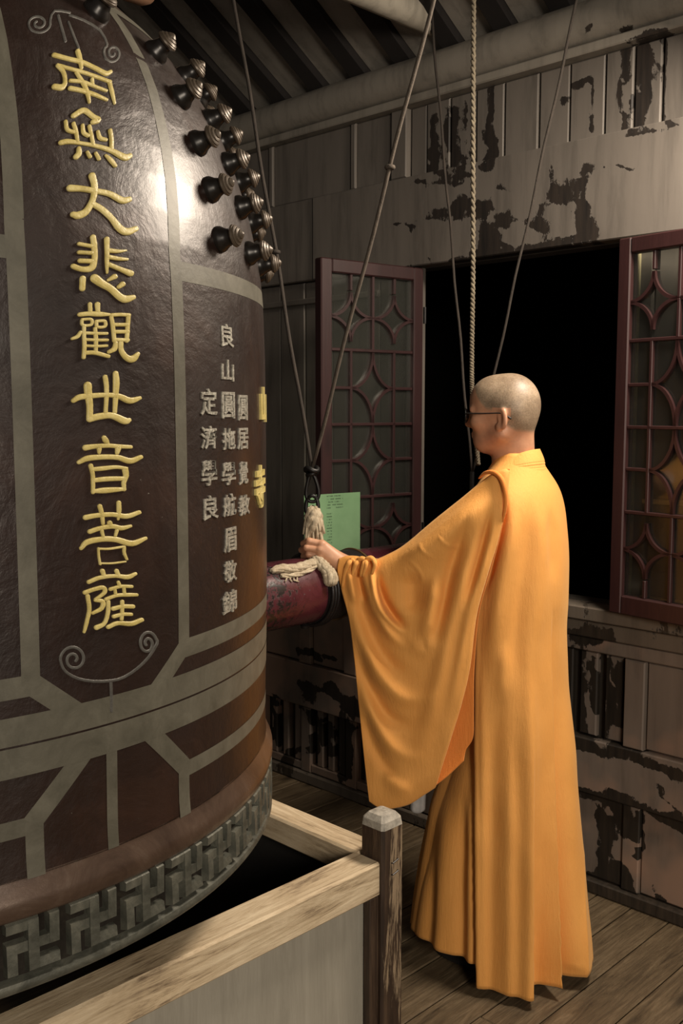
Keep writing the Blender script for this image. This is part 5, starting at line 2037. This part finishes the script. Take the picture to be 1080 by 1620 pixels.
def coons(top, bot, left, right, n, m):
    T, B_, L_, R_ = resample(top, n), resample(bot, n), resample(left, m), resample(right, m)
    u = np.linspace(0, 1, n)[:, None, None]
    v = np.linspace(0, 1, m)[None, :, None]
    a = (1 - v) * T[:, None] + v * B_[:, None]
    b = (1 - u) * L_[None] + u * R_[None]
    c = (1 - u) * (1 - v) * T[0] + u * (1 - v) * T[-1] + (1 - u) * v * B_[0] + u * v * B_[-1]
    return a + b - c


top = [(536, 884), (548, 880), (563, 880), (578, 884), (591, 886), (612, 878), (640, 862), (688, 822), (733, 786), (768, 757), (790, 744), (806, 742)]
left = [(536, 884), (534, 905), (541, 937), (552, 980), (560, 1040), (567, 1110), (574, 1180), (580, 1235), (584, 1268)]
rightF = [(806, 742), (801, 790), (788, 852), (769, 915), (753, 975), (743, 1055), (729, 1115), (709, 1180), (688, 1246)]
botF = [(584, 1268), (598, 1277), (612, 1280), (645, 1273), (668, 1259), (688, 1246)]
rightB = [(806, 742), (801, 790), (790, 852), (772, 915), (757, 975), (750, 1060), (749, 1120), (748, 1166), (737, 1186), (733, 1204)]
botB = [(584, 1268), (598, 1276), (612, 1279), (650, 1268), (700, 1234), (733, 1204)]
NS, MS = 170, 190


def front_w(px, py):
    w = np.interp(px, [530, 590, 640, 700, 750, 800], [2.672, 2.625, 2.597, 2.570, 2.552, 2.535])
    lower = np.clip((py - 950) / 300, 0, 1)
    return w + lower * np.interp(px, [560, 640, 740], [-0.012, 0.0, 0.012])


SR = [([(592, 888), (587, 905), (592, 935), (603, 965), (622, 988), (643, 1004)], 5, .015), ([(600, 900), (601, 930), (612, 958), (632, 985), (650, 996)], 7, -.020),
      ([(655, 900), (652, 940), (655, 975)], 17, -.014), ([(790, 775), (740, 815), (690, 856), (645, 885), (612, 892)], 26, .022),
      ([(690, 900), (682, 960), (668, 1030)], 13, .013), ([(765, 800), (742, 880), (718, 970), (700, 1050), (676, 1150), (655, 1230)], 14, .012),
      ([(745, 800), (722, 870), (702, 950), (685, 1030)], 10, -.013), ([(789, 790), (772, 870), (742, 970), (722, 1070), (700, 1160)], 9, .010),
      ([(779, 790), (757, 880), (732, 970)], 7, -.011), ([(560, 905), (572, 960), (596, 1020), (630, 1060), (668, 1062)], 13, -.012),
      ([(553, 930), (566, 990), (592, 1055), (630, 1100), (668, 1104), (690, 1085)], 13, .014), ([(562, 1000), (580, 1075), (610, 1128), (645, 1146), (676, 1135)], 11, -.011),
      ([(568, 1060), (588, 1130), (616, 1178), (648, 1196), (672, 1185)], 12, .012), ([(574, 1110), (592, 1180), (622, 1224), (648, 1232)], 10, -.008),
      ([(548, 890), (556, 930), (566, 965)], 6, .010), ([(562, 888), (570, 925), (582, 960)], 5, -.011), ([(576, 895), (580, 925), (592, 962), (618, 1005), (648, 1030)], 7, .012),
      ([(640, 1005), (672, 1030), (690, 1000)], 12, .006), ([(605, 1215), (630, 1245), (655, 1248)], 12, .006),
      ([(660, 850), (668, 872), (690, 884)], 3, .0018), ([(690, 845), (706, 862), (735, 866)], 3, .0018), ([(640, 880), (664, 905), (668, 930)], 3, .0018)]


def sleeve_layer(name, top, bot, left, right, back, mat):
    Q_ = coons(top, bot, left, right, NS, MS)
    px, py = Q_[..., 0], Q_[..., 1]
    fwv = front_w(px, py)
    th_ = np.interp(px, [535, 590, 660, 740, 806], [.030, .045, .100, .060, .030]) * np.interp(py, [850, 1000, 1280], [1, .85, .45])
    mid = fwv + th_ / 2
    v = np.linspace(0, 1, MS)[None, :] * np.ones_like(px)
    v0 = 0.10
    prof_ = np.where(v < v0, np.sqrt(np.clip(1 - (1 - v / v0) ** 2, 0, 1)), 1.0)
    prof_ = prof_ * np.where(v > 0.93, np.sqrt(np.clip(1 - ((v - 0.93) / 0.07) ** 2 * 0.8, 0, 1)), 1.0)
    d = 1.5 * ridges(px, py, SR) + 0.0018 * cloth_noise(px, py, 1.2)
    if back:
        w = mid + th_ / 2 * prof_ + d * 0.3
        w = np.minimum(w, np.interp(px, [690, 735, 760], [2.70, 2.612, 2.60])) if True else w
    else:
        w = mid - (th_ / 2 + d * np.clip(v / 0.04, 0, 1)) * np.clip(prof_, 0.0, 1)
        edge = np.clip((np.linspace(0, 1, NS)[:, None] - 0.97) / 0.03, 0, 1)
        w = w + edge ** 2 * 0.006
    P = np.zeros((NS, MS, 3))
    rr_, uu_, ff_ = (px - 540) / FPX, (810 - py) / FPX, None
    ff_ = CP + uu_ * SP
    t = w / ff_
    P[..., 0] = rr_ * t
    P[..., 1] = w
    P[..., 2] = CAMH + (uu_ * CP - SP) * t
    mb_ = MB()
    mb_.grid(UW(P))
    o = mb_.obj(name, mat, monk, smooth=True)
    m_ = o.modifiers.new('thickness', 'SOLIDIFY')
    m_.thickness = 0.0025
    m_.offset = 0
    return o


sl = sleeve_layer('sleeve', top, botF, left, rightF, False, M['robe'])
sb = sleeve_layer('sleeve_back', top, botB, left, rightB, True, M['robe_deep'])
# gathers at the cuff
mb = MB()
for pts in ([(556, 915), (562, 893), (571, 884), (579, 890), (574, 912)], [(570, 912), (576, 890), (586, 883), (593, 892), (588, 908)], [(541, 930), (548, 900), (556, 886), (562, 890)]):
    q = [UW(K(x, y, front_w(np.array(x), np.array(y)) - 0.004 + (0.012 if y < 888 else 0)) [None])[0] for x, y in catmull(pts, 5)]
    mb.tube([tuple(p) for p in q], [0.004 + 0.0035 * math.sin(PI * i / (len(q) - 1)) for i in range(len(q))], 8)
mb.obj('cuff_gathers', M['robe'], sl, smooth=True)
# armhole fold on the shoulder
mb = MB()
q = [UW(K(x, y, w)[None])[0] for x, y, w in [catmull([(757, 757, 2.60), (768, 748, 2.575), (782, 748, 2.55), (793, 758, 2.535), (799, 778, 2.528), (799, 802, 2.532), (794, 826, 2.545)], 6)[i] for i in range(37)]]
mb.tube([tuple(p) for p in q], [0.0022 + 0.0045 * math.sin(PI * i / 36) ** 0.7 for i in range(37)], 10)
mb.obj('armhole_fold', M['robe_deep'], sl, smooth=True)

# right sleeve on the far side, arm folded in front
P = np.zeros((40, 41, 3))
s0 = ctr(1.36) - bl * 0.15
s1 = ctr(1.20) - bl * 0.13 + bf * 0.10
s2 = ctr(1.15) - bl * 0.0 + bf * 0.215
pathR = catmull([s0, s1, s2], 20)
pathR = [pathR[int(i)] for i in np.linspace(0, len(pathR) - 1, 40)]
for i, p in enumerate(pathR):
    t = i / 39
    hh = 0.05 + 0.13 * t
    tk = 0.045 + 0.008 * math.sin(6 * t)
    tg = pathR[min(i + 1, 39)] - pathR[max(i - 1, 0)]
    sd = np.array([-tg[1], tg[0], 0])
    sd /= np.linalg.norm(sd)
    for j in range(41):
        a = 2 * PI * j / 40
        P[i, j] = p + sd * tk * math.cos(a) * (1 + .1 * math.sin(3 * a + 4 * t)) + ez * (hh * math.sin(a) - hh + 0.05)
mb = MB()
mb.grid(UW(P))
o = mb.obj('sleeve', M['robe'], monk, smooth=True)
m_ = o.modifiers.new('thickness', 'SOLIDIFY')
m_.thickness = 0.003
# white under-sleeve end showing below the left sleeve
P = np.zeros((14, 18, 3))
for i in range(14):
    for j in range(18):
        s_, t = i / 13, j / 17
        x = 650 + 26 * s_ - 3 * t
        y = 1225 + (56 + 6 * math.sin(s_ * PI)) * t
        P[i, j] = K(x, y, 2.80 - 0.02 * math.sin(s_ * PI) - 0.006 * math.sin(9 * s_))
mb = MB()
mb.grid(UW(P))
o = mb.obj('white_under_sleeve', M['white_cloth'], monk, smooth=True)
tag(o, 'white cloth end of the under sleeve')
o.modifiers.new('thickness', 'SOLIDIFY').thickness = 0.003

# glasses
gl_ = empty('glasses', tuple(UW(H(0.09, 0, -0.02)[None])[0]))
gl_.parent = monk
g0 = np.array(gl_.location)
for s_ in (-1, 1):
    lens = [H(0.103 - 0.010 * abs(math.cos(a)) * (s_ * math.cos(a) > 0), s_ * 0.0 + s_ * 0.035 + 0.024 * math.cos(a), -0.026 + 0.019 * math.sin(a)) for a in np.linspace(0, 2 * PI, 28, endpoint=False)]
    mb = MB()
    mb.tube([tuple(UW(p[None])[0] - g0) for p in lens], 0.0018, 8, closed=True)
    mb.obj('rim', M['black'], gl_, smooth=True)
    mb = MB()
    vs = [tuple(UW(p[None])[0] - g0) for p in lens]
    mb.add(vs, [tuple(range(len(vs)))])
    o = mb.obj('lens', M['lens'], gl_)
    o.modifiers.new('thickness', 'SOLIDIFY').thickness = 0.0015
    tp_ = [H(0.092, s_ * 0.059, -0.020), H(0.084, s_ * 0.0725, -0.019), H(0.03, s_ * 0.0775, -0.019), H(-0.012, s_ * 0.0800, -0.0185), H(-0.028, s_ * 0.0765, -0.024), H(-0.044, s_ * 0.0725, -0.034)]
    mb = MB()
    tq_ = catmull(tp_, 6)
    mb.tube([tuple(UW(np.array(p)[None])[0] - g0) for p in tq_], [0.0016] * 18 + [0.0016 + 0.0012 * k_ / 13 for k_ in range(len(tq_) - 18)], 8)
    mb.obj('temple', M['black'], gl_, smooth=True)
mb = MB()
mb.tube([tuple(UW(H(0.106 , l_, -0.020 + 0.004 * math.cos(l_ * 120))[None])[0] - g0) for l_ in np.linspace(-0.012, 0.012, 8)], 0.0017, 8)
mb.obj('bridge', M['black'], gl_, smooth=True)
